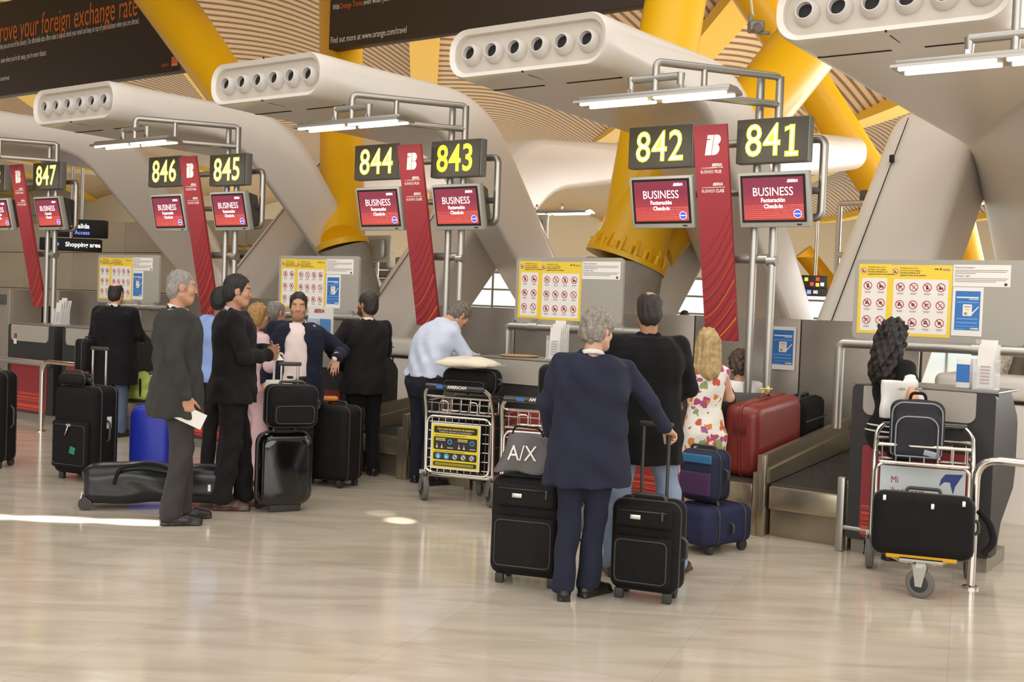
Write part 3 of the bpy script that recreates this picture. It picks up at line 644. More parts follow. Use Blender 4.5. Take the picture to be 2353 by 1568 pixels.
def strip_light(label, s, t, z):
    o = row_empty('strip_light', label, 'lamp', s, t, z); Ln = 1.38
    mb = MB(); m2 = face_mtx((-Ln/2, 0, 0), (0, 1, 0), (0, 0, 1)); mb.prism([(-.13, .0), (.13, .0), (.12, .022), (.03, .05), (-.03, .05), (-.12, .022)], m2, Ln); mb.box((0, 0, .035), (Ln*.98, .16, .05), 0, .012); mb.build('housing', M['alu'], o)
    for x in (-.34, .34):
        for y in (-.075, .075):
            q = MB(); q.box((x, y, -.006), (.62, .034, .018), 0, .007); q.build('tube_lamp', M['tube'], o)
    for x in (-.22, .22): q = MB(); q.tube([(x, 0, .04), (x, 0, .14)], .018, 0, 8); q.box((x, -.03, .06), (.03, .012, .07)); q.build('bracket', M['chrome'], o)
    l = bpy.data.lights.new('tube_glow', 'AREA'); l.shape = 'RECTANGLE'; l.size, l.size_y = 1.3, .2; l.energy = 14; l.color = (1, .95, .85)
    lo = bpy.data.objects.new('tube_glow', l); C.objects.link(lo); lo.parent = o; lo.location = (0, 0, -.03)
    return o
def sign_stand(label, s):
    """s = row position of the right-hand number sign"""
    o = row_empty('sign_stand', label, 'sign stand', s, 8.88); r = .034
    for x in (-.19, -.02): q = MB(); q.cyl((x, 0, 0), (x, 0, 3.6), r); q.build('pole', M['alu'], o)
    F = Vector((-.66, -.95, 0)); B = Vector((-.02, .0, 0)); q = MB()
    pipe(q, [F+Vector((0, 0, 3.30)), F+Vector((0, 0, 3.6)), B+Vector((0, 0, 3.6)), B+Vector((0, 0, 3.3))], .031, 0, .05)
    M_ = F.lerp(B, .38); q.cyl(M_+Vector((0, 0, 3.38)), M_+Vector((0, 0, 3.6)), .026); q.cyl(M_+Vector((0, 0, 3.37)), B+Vector((.0, 0, 3.37)), .031)
    q.cyl(F+Vector((-.22, 0, 3.47)), F+Vector((.22, 0, 3.47)), .031)
    for x in (-.22, .22): q.tube([F+Vector((x, 0, 3.49)), F+Vector((x, 0, 3.33))], [.036, .022], 0, 10)
    q.build('boom', M['alu'], o)
    q = MB(); pipe(q, [(-1.15, .06, 3.08), (.36, .06, 3.08), (.36, .06, 2.44), (-.1, .06, 2.44)], .034, 0, .06); q.cyl((.36, .06, 2.66), (-1.15, .06, 2.66), .030); q.build('cross_frame', M['alu'], o)
    q = MB(); q.cyl((-.46, .04, 2.1), (-.02, .04, 2.1), .04); q.cyl((-.06, 0, 2.08), (.02, 0, 2.08), .044); q.build('banner_arm', M['alu'], o)
    return o
SIGNS = [(('841', 1774, 322, 1777, 460), ('842', 1517, 337, 1520, 466), (1632, 287), (1656, 783)),
         (('843', 1047, 364, 1050, 477), ('844', 866, 372, 871, 481), (946, 332), (976, 748)),
         (('845', 523, 390, 527, 486), ('846', 379, 394, 387, 490), (438, 359), (473, 722)),
         (('847', 107, 404, 112, 491), ('848', -18, 410, -4, 494), (41, 378), (83, 704))]
WHERE = {'841': 'right of the nearest red banner, largest in view', '842': 'left of the nearest red banner', '843': 'right of the second nearest red banner', '844': 'left of the second nearest red banner',
    '845': 'right of the third red banner, behind the young man in black', '846': 'left of the third red banner', '847': 'right of the farthest red banner', '848': 'at the left edge, partly cut off'}
BW = ['nearest red slanted business banner, hanging above the woman in the floral dress', 'red slanted business banner left of the man in the pale blue shirt', 'red slanted business banner between the grey and black suited men', 'farthest red slanted business banner, at the left edge']
PW = ['nearest', 'second nearest', 'third', 'farthest']
for i, (a, b, bt, bb) in enumerate(SIGNS):
    pa = att(a[1], a[2], 8.72); pb = att(b[1], b[2], 8.72); sa = S_(pa)
    for num, x, y, mx_, my_ in (a, b):
        p = att(x, y, 8.72); number_sign(num, 'lit %s sign %s' % (num, WHERE[num]), p)
        monitor('business check-in screen %s' % WHERE[num].replace(', largest in view', ''), att(mx_, my_, 8.70), True, ('Cerrado', 'Closed') if num == '847' else ('Facturaci\u00f3n', 'Check-in'))
    u0, v0 = att(bt[0], bt[1], 8.52), att(bb[0], bb[1], 8.92)
    make_banner(BW[i], (S_(u0)+S_(v0))/2, 8.52, 8.92, u0.z, v0.z)
    sign_stand('aluminium pipe stand with boom at the %s red banner' % PW[i], sa)
    strip_light('bright strip lamp on the pipe boom over the %s red banner' % PW[i], sa-.66, 7.93, 3.30)
strip_light('bright strip lamp at the top right corner under the nearest hood', S_(fl(2300, 135, 3.3)), T_(fl(2300, 135, 3.3))+.1, 3.30)
o = row_empty('lamp_boom', 'pipe boom holding the strip lamp at the top right corner', 'pipe', S_(fl(2300, 135, 3.3)), T_(fl(2300, 135, 3.3))+.1, 3.3)
q = MB(); q.cyl((-.22, 0, .17), (.5, 0, .17), .034); q.cyl((.06, 0, .05), (.06, 0, .6), .03)
for x in (-.22, .22): q.tube([(x, 0, .18), (x, 0, .05)], [.036, .022], 0, 10)
q.build('pipe', M['alu'], o)

# ---------------------------------------------------------------- white counters behind, wall openings, cabinet
def white_counter(label, s0, s1, t):
    o = row_empty('white_counter', label, 'counter', s0, t); L = s1-s0
    mb = MB(); mb.prism([(0, 0), (0, .98), (.5, .98), (.5, 0)], face_mtx((0, 0, 0), (0, 1, 0), (0, 0, 1)), L); mb.build('body', M['white'], o)
    mb = MB(); mb.box((L/2, .24, 1.1), (L, .56, .2), 0, .06, seg=4); mb.build('rounded_top', M['white'], o)
    mb = MB(); mb.box((L/2, -.004, .985), (L, .012, .02)); 
    for x in (L*.3, L*.62): mb.box((x, -.004, .7), (.012, .012, .58))
    mb.build('joint', M['slot'], o); return o
white_counter('white rounded counter behind the nearest desk', -2.70, .6, 9.9)
white_counter('white rounded counter behind the bearded man', -9.2, -8.0, 9.9)
for l, x0, x1, y0, y1 in (('black baggage opening in the wall left of the far stand pole', 44, 66, 702, 752), ('wide black baggage opening below the farthest banner', 76, 112, 704, 755)):
    a = att(x0, y1, 9.5); b = att(x1, y0, 9.5); o = row_empty('baggage_opening', l, 'opening', (S_(a)+S_(b))/2, 9.56, a.z); wv = S_(b)-S_(a); hv = b.z-a.z
    q = MB(); q.box((0, 0, hv/2), (wv, .08, hv)); q.build('opening_dark', M['black'], o)  # solid black box stands for the dark inside of the opening
a = fl(0, 985); o = row_empty('machine_cabinet', 'grey cabinet at the left edge behind the farthest desk', 'cabinet', S_(att(5, 700, 8.7))-.2, 8.7)
q = MB(); q.box((0, .28, .8), (.66, .5, 1.6), 0, .015); q.build('body', M['steel'], o); q = MB(); q.box((.16, .026, 1.45), (.2, .012, .14), 0, .004); q.build('screen', M['monback'], o)

# ---------------------------------------------------------------- guard rails
def guard_loop(label, px, L):
    p = fl(*px); o = thing('guard_rail', label, 'rail', p, AR)
    q = MB(); q.tube([(0, 0, 0), (0, 0, .80), (L, 0, .80)], .025, 0, 14, round_=.14); q.build('pipe', M['chrome'], o)
    q = MB(); q.lathe([(.05, 0), (.05, .012), (.03, .02)], Matrix.Identity(4), 0, 16, True); q.build('foot_plate', M['chrome'], o)
    return o
guard_loop('bent chrome guard rail right of the loaded trolley', (2230, 1352), 1.3)
guard_loop('bent chrome guard rail in front of the farthest red desk panel', (95, 992), .75)
o = thing('bumper_bar', 'flat metal bumper bar before the farthest red desk panel', 'rail', W(-13.42, 7.55), AR)
q = MB(); q.box((.65, 0, .74), (1.3, .05, .07), 0, .02); q.build('bar', M['alu'], o)
for x in (.1, 1.2): q = MB(); q.box((x, 0, .37), (.05, .05, .70)); q.build('post', M['alu'], o)
q = MB(); q.box((1.33, 0, .73), (.09, .06, .06), 0, .02); q.build('end_cap', M['hub'], o)
o = thing('belt_guard', 'low metal guard post with cross bar at the right belt corner', 'rail', fl(1928, 1266), AR)
q = MB(); q.box((0, 0, .26), (.055, .05, .52), 0, .01); q.build('post', M['alu'], o)
q = MB(); q.cyl((0, 0, .17), (.36, 0, .17), .018); q.tube([(.36, 0, .0), (.36, 0, .2)], .02, 0, 10); q.build('cross_bar', M['alu'], o)

# ---------------------------------------------------------------- leaflet holders and papers on the desks
def leaflet_holder(label, p, rz=AR, red=True):
    o = thing('leaflet_holder', label, 'leaflet holder', p, rz)
    q = MB(); q.box((0, 0, .005), (.14, .16, .01)); q.box((0, .07, .15), (.13, .006, .3)); q.box((-.066, 0, .1), (.005, .14, .2)); q.box((.066, 0, .1), (.005, .14, .2)); q.box((0, -.07, .08), (.13, .005, .16)); q.build('stand', M['clear'], o)
    rn = random.Random(int(p[0]*10))
    for k in range(5):
        q = MB(); y = -.05+.024*k; hh = .26+.03*(k % 3); a = -.12-.05*k
        mt = Matrix.Translation((0, y, .012)) @ Matrix.Rotation(a*.6, 4, 'X')
        q.box((0, 0, hh/2), (.105, .006, hh), 0, mtx=mt)
        for j in range(6): q.box((-.02 if k % 2 else .0, -.0036, .03+.022*j), (.06, .002, .011), 1 if red else 2, mtx=mt)
        q.build('leaflet', [M['paper'], M['redprint'], M['blueprint']], o)
    return o
leaflet_holder('clear leaflet holder on the nearest desk at the right edge', W(-1.84, 7.98, 1.188))
leaflet_holder('clear leaflet holder with fanned leaflets on the farthest left desk', W(-12.55, 7.98, 1.188))
leaflet_holder('clear leaflet holder with white papers behind the blue suited man', W(-5.28, 7.98, 1.188))
p = att(2265, 822, 7.95); o = thing('tissue_box', 'small white and blue box beside the leaflet holder on the nearest desk', 'box', W(-1.98, 7.98, 1.188), AR)
q = MB(); q.box((0, 0, .1), (.09, .09, .2), 0, .005); q.box((0, -.046, .1), (.085, .003, .12), 1); q.build('carton', [M['paper'], M['blueprint']], o)
o = thing('leaflet_display', 'white leaflet display with red heading beside the man in pink shirt', 'leaflet display', W(-8.1, 7.95, 1.188), AR)
q = MB(); q.box((0, .03, .18), (.34, .012, .36), 0); q.build('back_card', M['paper'], o)
q = MB(); add_text(q, 'IBERIA', at_xz(-.02, .0225, .315), .05, bold=.04, shear=.3); q.build('lettering', M['redprint'], o)
for x, mm in ((-.09, 'paper'), (.08, 'blueprint')):
    q = MB(); q.box((x, .01, .13), (.14, .01, .22)); q.box((x, .003, .06), (.13, .004, .06), 1); q.build('leaflet', [mat('leaflet_'+mm, 'a9c0d8' if mm == 'paper' else '4f86c0', .5), M['redprint'] if mm != 'paper' else M['blueprint']], o)
o = thing('wooden_tray', 'thin tan tray on the desk left of the blue suited man', 'tray', W(-5.72, 8.05, 1.188), AR)
q = MB(); q.lathe([(.0, 0), (.16, 0), (.17, .008), (.165, .012), (.15, .008), (.0, .008)], Matrix.Identity(4), 0, 28); q.build('dish', mat('tan_wood', 'b58a56', .5), o)
# ---------------------------------------------------------------- things of the far side seen between the legs
def far_sign(label, px, Y, wd, hh, lines, rz=0.):
    o = thing('direction_sign', label, 'sign', atY(px[0], px[1], Y), rz)
    q = MB(); q.box((0, .1, 0), (wd, .2, hh), 0, .02); q.build('panel', M['black'], o)
    for (kind, x, z, sz, colr) in lines:
        q = MB()
        if kind == '#': q.box((x, -.004, z), (sz, .01, sz))
        else: add_text(q, kind, at_xz(x, -.006, z), sz, align='LEFT', bold=.02)
        q.build('pictogram' if kind == '#' else 'lettering', mat('sign_'+colr, {'w': (1, 1, 1), 'b': (.45, .55, 1.), 'y': (1, .85, .1), 'r': (1, .2, .15)}[colr], .5, emit=1.), o)
    q = MB(); q.cyl((0, .1, hh/2), (0, .1, hh/2+2.5), .03); q.build('hanger', M['alu'], o)
    return o
far_sign('black hanging sign with blue pictograms left behind the far stand', (182, 525), 21, .95, .33, [('#', -.42, 0, .14, 'b'), ('#', -.24, 0, .14, 'b'), ('Salida', -.08, .04, .12, 'w'), ('Access', -.08, -.08, .1, 'b')])
far_sign('black hanging sign reading shopping area below the blue pictogram sign', (158, 562), 20, 1.05, .22, [('#', -.2, 0, .05, 'b'), ('Shopping area', -.06, 0, .11, 'w')])
far_sign('far black sign with yellow and red marks seen between white legs', (1872, 648), 40, .9, .45, [('#', -.3, .08, .12, 'y'), ('#', -.1, -.08, .12, 'r'), ('#', .1, .1, .12, 'r'), ('#', .1, -.1, .12, 'y'), ('#', .27, -.08, .12, 'w')])
far_sign('far black sign with blue mark below the yellow and red one', (1875, 672), 40, .85, .28, [('#', -.25, 0, .14, 'b'), ('00', -.1, 0, .16, 'w')])
def back_monitor(label, p, rz=AR):
    o = thing('rear_monitor', label, 'monitor', p, rz)
    q = MB(); q.box((0, 0, 0), (.55, .06, .42), 0, .02); q.build('case', M['moncase'], o)
    q = MB(); q.box((0, -.09, 0), (.42, .14, .3), 0, .04); q.build('rear_housing', M['signcase'], o)
    q = MB(); q.cyl((.0, .0, -.2), (.0, .0, -.9), .03); q.build('pole', M['alu'], o); return o
back_monitor('grey monitor back seen under the white hood left of the large yellow column', att(1222, 528, 13.2))
back_monitor('grey monitor back seen beside the red banner under number 844', att(868, 572, 13.2))
def back_frame(label, p):
    o = thing('rear_sign_frame', label, 'sign stand', p, AR); q = MB()
    pipe(q, [(.9, 0, .55), (0, 0, .55), (0, 0, -.55), (.9, 0, -.55)], .036, 0, .05); q.cyl((0, 0, -.12), (.9, 0, -.12), .036); q.cyl((.75, 0, .55), (.75, 0, -2.3), .036); q.build('pipe', M['alu'], o)
    for z, hh in ((.62, .2), (.3, .35), (-.05, .3), (-.42, .3)): q = MB(); q.box((.55, .08, z), (.62, .1, hh), 0, .02); q.build('sign_back', M['monback'], o)
    return o
back_frame('grey frame with stacked sign backs left of the big white leg at right', att(1925, 565, 14.4))
strip_light('far strip lamp left of the large yellow column', S_(att(1262, 492, 13.5)), 13.5, att(1262, 492, 13.5).z)
strip_light('far strip lamp in the opening of the big white leg at right', S_(att(2262, 466, 15.)), 15., att(2262, 466, 15.).z)
# ================================================================ SCULPTED FIGURES (distance fields meshed as one surface)
def unit(v): v = np.asarray(v, float); return v/max(1e-9, np.linalg.norm(v))
class Field:
    def __init__(s): s.p = []
    def cap(s, a, b, r1, r2=None, k=.02, op='u', sq=None):
        a = np.asarray(a, float); b = np.asarray(b, float); r2 = r1 if r2 is None else r2
        s.p.append(('c', (a, b, r1, r2, sq), k, (a+b)/2, np.linalg.norm(b-a)/2+max(r1, r2)*(1.6 if sq else 1.05), op)); return s
    def ell(s, c, r, k=.02, op='u', R=None):
        c = np.asarray(c, float); r = np.asarray(r, float); s.p.append(('e', (c, r, np.eye(3) if R is None else np.asarray(R)), k, c, r.max()*1.05, op)); return s
    def loft(s, rows, n=2.4, k=.03, op='u'):
        a = np.array(rows, float); a = a[np.argsort(a[:, 0])]; c = np.array([a[:, 1].mean(), a[:, 2].mean(), (a[0, 0]+a[-1, 0])/2]); h = (a[-1, 0]-a[0, 0])/2
        s.p.append(('t', (a, n), k, c, math.sqrt(h*h+(a[:, 3:5].max()+.12)**2)+.05, op)); return s
    def half(s, pt, nrm, k=.004):                       # cut away everything on the side the normal points to
        s.p.append(('h', (np.asarray(pt, float), unit(nrm)), k, np.zeros(3), 99., 's')); return s
    def box(s, c, h, R=None, rnd=.01, k=.01, op='u'):
        s.p.append(('b', (np.asarray(c, float), np.asarray(h, float), np.eye(3) if R is None else np.asarray(R), rnd), k, np.asarray(c, float), np.linalg.norm(h)+.01, op)); return s
def _prim(kind, a, P):
    if kind == 'c':
        A, B, r1, r2, sq = a; ab = B-A; pa = P-A
        if sq is not None:
            ax, f = sq; ax = np.asarray(ax); pa = pa + np.outer(pa@ax, ax)*(f-1); ab = ab + ax*(ab@ax)*(f-1)
        t = np.clip(pa@ab/max(1e-9, ab@ab), 0, 1); return np.linalg.norm(pa-t[:, None]*ab, axis=1)-(r1+(r2-r1)*t)
    if kind == 'e':
        c, r, R = a; q = (P-c)@R.T; k0 = np.linalg.norm(q/r, axis=1); k1 = np.linalg.norm(q/(r*r), axis=1); return k0*(k0-1)/np.maximum(k1, 1e-6)
    if kind == 't':
        A, n = a; z = P[:, 2]; zc = np.clip(z, A[0, 0], A[-1, 0]); f = [np.interp(zc, A[:, 0], A[:, i]) for i in (1, 2, 3, 4)]
        x = np.abs(P[:, 0]-f[0])/f[2]; y = np.abs(P[:, 1]-f[1])/f[3]; g = (x**n+y**n)**(1/n); d = (g-1)*np.minimum(f[2], f[3])*.95
        dz = np.maximum(A[0, 0]-z, z-A[-1, 0]); return np.maximum(d, dz)
    if kind == 'b':
        c, h, R, rn = a; q = np.abs((P-c)@R.T)-(h-rn); return np.linalg.norm(np.maximum(q, 0), axis=1)+np.minimum(q.max(1), 0)-rn
    if kind == 'h':
        p, n = a; return -((P-p)@n)
def _eval(prims, P, cen=None, rad=0., nz=None):
    d = np.full(len(P), .5)
    for kind, a, k, c, r, op in prims:
        if cen is not None and kind != 'h' and np.linalg.norm(c-cen) > r+rad+k*2+.03: continue
        e = _prim(kind, a, P)
        if op == 'u': h = np.clip(.5+.5*(d-e)/k, 0, 1); d = d+(e-d)*h-k*h*(1-h)
        else: e = -e; h = np.clip(.5-.5*(d-e)/k, 0, 1); d = d+(e-d)*h+k*h*(1-h)
    if nz is not None: d = d+nz(P)
    return d
def mesh_field(F, h, nz=None):
    lo = np.min([c-r for kd, a, k, c, r, op in F.p if op == 'u'], 0)-2*h; hi = np.max([c+r for kd, a, k, c, r, op in F.p if op == 'u'], 0)+2*h
    B = 8; nb = np.ceil((hi-lo)/(B*h)).astype(int); dims = nb*B+1
    D = np.full(dims, .5, np.float32)
    bi = np.stack(np.meshgrid(*[np.arange(n) for n in nb], indexing='ij'), -1).reshape(-1, 3); bc = lo+(bi+.5)*B*h
    dc = _eval(F.p, bc, None); hd = B*h*.87; near = np.abs(dc) < hd*1.7+.02
    for b, d0 in zip(bi[~near], dc[~near]): D[b[0]*B:b[0]*B+B+1, b[1]*B:b[1]*B+B+1, b[2]*B:b[2]*B+B+1] = d0
    g = np.arange(B+1); gg = np.stack(np.meshgrid(g, g, g, indexing='ij'), -1).reshape(-1, 3)*h
    for b, c in zip(bi[near], bc[near]):
        D[b[0]*B:b[0]*B+B+1, b[1]*B:b[1]*B+B+1, b[2]*B:b[2]*B+B+1] = _eval(F.p, lo+b*B*h+gg, c, hd, nz).reshape(B+1, B+1, B+1)
    D[0] = D[-1] = .5; D[:, 0] = D[:, -1] = .5; D[:, :, 0] = D[:, :, -1] = .5
    I = D < 0; s = [slice(None, -1), slice(1, None)]
    cnt = sum(I[s[i], s[j], s[k]].astype(np.int8) for i in (0, 1) for j in (0, 1) for k in (0, 1)); act = (cnt > 0) & (cnt < 8)
    ci = np.argwhere(act); idx = -np.ones(act.shape, int); idx[act] = np.arange(len(ci))
    acc = np.zeros((len(ci), 3)); num = np.zeros(len(ci))
    cor = [(i, j, k) for i in (0, 1) for j in (0, 1) for k in (0, 1)]
    val = {c: D[ci[:, 0]+c[0], ci[:, 1]+c[1], ci[:, 2]+c[2]] for c in cor}
    for a in cor:
        for ax in range(3):
            if a[ax]: continue
            b = list(a); b[ax] = 1; b = tuple(b); va, vb = val[a], val[b]; m = (va < 0) != (vb < 0)
            t = np.where(m, va/np.where(m, va-vb, 1), 0); q = np.tile(np.array(a, float), (len(ci), 1)); q[:, ax] = t; acc[m] += q[m]; num[m] += 1
    V = lo+(ci+acc/num[:, None])*h; Q = []
    for ax in range(3):
        o = [1, 1, 1]; o[ax] = 0; b, c = [x for x in range(3) if x != ax]
        A_ = np.take(I, range(0, dims[ax]-1), ax); B_ = np.take(I, range(1, dims[ax]), ax); e = np.argwhere(A_ != B_)
        e = e[(e[:, b] > 0) & (e[:, c] > 0) & (e[:, b] < dims[b]-1) & (e[:, c] < dims[c]-1)]; fl_ = A_[e[:, 0], e[:, 1], e[:, 2]]
        def at(db, dc_): w_ = e.copy(); w_[:, b] -= db; w_[:, c] -= dc_; return idx[w_[:, 0], w_[:, 1], w_[:, 2]]
        q = np.stack([at(1, 1), at(0, 1), at(0, 0), at(1, 0)], 1); flip = fl_ if ax != 1 else ~fl_; q[~flip] = q[~flip][:, ::-1]; Q.append(q)
    return V, np.concatenate(Q)
def field_object(name, F, h, m, parent, nz=None, color=None, smooth=1):
    V, Q = mesh_field(F, h, nz)
    for _ in range(smooth):
        S = np.zeros_like(V); n = np.zeros(len(V))
        for a, b in ((0, 1), (1, 2), (2, 3), (3, 0)):
            np.add.at(S, Q[:, a], V[Q[:, b]]); np.add.at(n, Q[:, a], 1); np.add.at(S, Q[:, b], V[Q[:, a]]); np.add.at(n, Q[:, b], 1)
        V = V*.5+.5*S/np.maximum(n, 1)[:, None]
    me = bpy.data.meshes.new(name); me.vertices.add(len(V)); me.vertices.foreach_set('co', V.astype(np.float32).ravel())
    me.loops.add(len(Q)*4); me.loops.foreach_set('vertex_index', Q.astype(np.int32).ravel()); me.polygons.add(len(Q)); me.polygons.foreach_set('loop_start', np.arange(0, len(Q)*4, 4, dtype=np.int32))
    try: me.polygons.foreach_set('loop_total', np.full(len(Q), 4, np.int32))
    except Exception: pass
    me.polygons.foreach_set('use_smooth', np.ones(len(Q), bool)); me.update(calc_edges=True); me.validate()
    me.materials.append(m)
    if color is not None:
        a = me.color_attributes.new('tone', 'FLOAT_COLOR', 'POINT'); a.data.foreach_set('color', color(V).astype(np.float32).ravel())
    o = bpy.data.objects.new(name, me); C.objects.link(o); o.parent = parent; return o
def folds(seed, amp=.0035, fx=30, fz=24):
    amp = amp*1.25
    r = np.random.RandomState(seed); w_ = [(r.uniform(.6, 1.5)*fx*r.choice([-1, 1]), r.uniform(.5, 1.5)*fx, r.uniform(.4, 1.6)*fz*r.choice([-1, 1]), r.uniform(0, 6)) for _ in range(5)]
    return lambda P: amp*sum(np.sin(P[:, 0]*a+P[:, 1]*b+P[:, 2]*c+d) for a, b, c, d in w_)/2.2
def strands(seed, amp=.004, f=150, fz=35):
    r = np.random.RandomState(seed); w_ = [(r.uniform(.5, 1.2)*f*r.choice([-1, 1]), r.uniform(.5, 1.2)*f*r.choice([-1, 1]), r.uniform(.3, 1.2)*fz, r.uniform(0, 6)) for _ in range(5)]
    return lambda P: amp*sum(np.sin(P[:, 0]*a+P[:, 1]*b+P[:, 2]*c+d) for a, b, c, d in w_)/2.2
def rot(yaw=0, pitch=0, roll=0):
    """columns-free matrix taking head-local (x right, y front, z up) into body axes; yaw>0 turns to the figure's left, pitch>0 looks down"""
    a, b, c = (math.radians(v) for v in (yaw, pitch, roll))
    Rz = np.array([[math.cos(a), -math.sin(a), 0], [math.sin(a), math.cos(a), 0], [0, 0, 1]]); Rx = np.array([[1, 0, 0], [0, math.cos(b), math.sin(b)], [0, -math.sin(b), math.cos(b)]]); Ry = np.array([[math.cos(c), 0, math.sin(c)], [0, 1, 0], [-math.sin(c), 0, math.cos(c)]])
    return Rz@Rx@Ry
SKIN = {'tan': 'c08e70', 'fair': 'd0a085', 'olive': 'ac7a58', 'brown': '9a6a4c'}
def skin_mat(): return mat('skin', 'c99a7c', .5, attr='tone')
def cloth(name, col, rough=.85, bscale=500, **k): return mat('cloth_'+name, col, rough, bump=.25, bscale=bscale, sheen=.04, noise=.06, nscale=5, **k)
DEF = dict(hip=(.09, 0, .93), knee=(.1, .015, .50), ank=(.1, -.02, .085), sh=(.178, -.01, 1.425), el=(.235, -.03, 1.16), wr=(.25, .05, .92))
TORSO = [(.76, .185, .130, -.01), (.90, .182, .132, -.012), (1.0, .172, .122, 0), (1.10, .165, .115, 0), (1.2, .172, .118, 0), (1.3, .182, .122, -.005), (1.38, .178, .112, -.01), (1.43, .15, .09, -.015), (1.47, .09, .065, -.02)]
def head_at(c, R, s):
    return lambda p: np.asarray(c)+R@(np.asarray(p)*s)
def add_head(F, c, R, s, neck, female=False, open_=0):
    g = head_at(c, R, s); Rt = R.T
    F.cap(neck, g((0, -.022, -.06)), .058*s if not female else .05*s, .055*s if not female else .047*s, .025)
    F.ell(g((0, -.014, .035)), np.array((.074, .094, .088))*s, .02, R=Rt); F.ell(g((0, .024, -.03)), np.array((.060, .066, .088))*s, .03, R=Rt)
    F.cap(g((-.022, .055, -.095)), g((.022, .055, -.095)), .026*s, .026*s, .03); F.cap(g((-.05, .0, -.06)), g((-.022, .055, -.095)), .022*s, .022*s, .03); F.cap(g((.05, .0, -.06)), g((.022, .055, -.095)), .022*s, .022*s, .03)
    F.cap(g((-.034, .074, .024)), g((.034, .074, .024)), .013*s, .013*s, .02)
    for x in (-.031, .031): F.ell(g((x, .094, .004)), np.array((.017, .014, .012))*s, .012, 's'); F.ell(g((x, .0775, .004)), np.array((.0125, .0125, .0115))*s, .003)
    for x in (-.042, .042): F.ell(g((x, .062, -.028)), np.array((.022, .02, .022))*s, .025)
    F.cap(g((0, .082, .012)), g((0, .0995, -.028)), .008*s, .0125*s, .014); F.ell(g((-.012, .092, -.032)), np.array((.009, .01, .008))*s, .008); F.ell(g((.012, .092, -.032)), np.array((.009, .01, .008))*s, .008)
    F.cap(g((-.018, .084, -.062)), g((.018, .084, -.062)), .0075*s, .0075*s, .008); F.cap(g((-.016, .082, -.074)), g((.016, .082, -.074)), .008*s, .008*s, .008); F.cap(g((-.02, .097, -.068)), g((.02, .097, -.068)), .003*s, .003*s, .004, 's')
    for x in (-1, 1):
        F.ell(g((.076*x, -.006, -.006)), np.array((.010, .021, .033))*s, .008, R=Rt); F.ell(g((.085*x, .0, -.003)), np.array((.006, .011, .018))*s, .006, 's', R=Rt)
def add_hand(F, Wp, d, pn, side, curl=(.25, .35, .3), s=1., spread=.05, thumb=.35):
    """d: wrist to knuckles, pn: the way the palm faces, side: +1 when the thumb lies toward d x pn"""
    d = unit(d); pn = unit(np.asarray(pn)-d*np.dot(pn, d)); e2 = np.cross(d, pn)*side; Wp = np.asarray(Wp, float); T = np.stack([d, e2, pn])
    F.ell(Wp+d*.048*s, np.array((.054, .040, .0155))*s, .012, R=T); F.cap(Wp-d*.03*s, Wp+d*.02*s, .027*s, .028*s, .02)
    for i, (o, L, r) in enumerate(((.031, .072, .0088), (.011, .081, .0092), (-.010, .076, .0088), (-.029, .060, .0078))):
        p = Wp+d*(.092-.006*abs(i-1))*s+e2*o*s; a = 0; ph = spread*(1.5-i)
        for seg, (f, cu) in enumerate(zip((.46, .31, .25), curl)):
            a += cu*(1+.08*i); dr = unit((d*math.cos(ph)+e2*math.sin(ph))*math.cos(a)+pn*math.sin(a)); q = p+dr*L*f*s; F.cap(p, q, r*s*(1-.1*seg), r*s*(.92-.12*seg), .005); p = q
    p = Wp+d*.022*s+e2*.030*s+pn*.006*s; dr = unit(d*.75+e2*(.75-thumb)+pn*thumb)
    for f, r in ((.042, .0125), (.034, .0105), (.026, .009)): q = p+dr*f*s; F.cap(p, q, r*s, r*.9*s, .008); p = q; dr = unit(dr+pn*.22+d*.12)
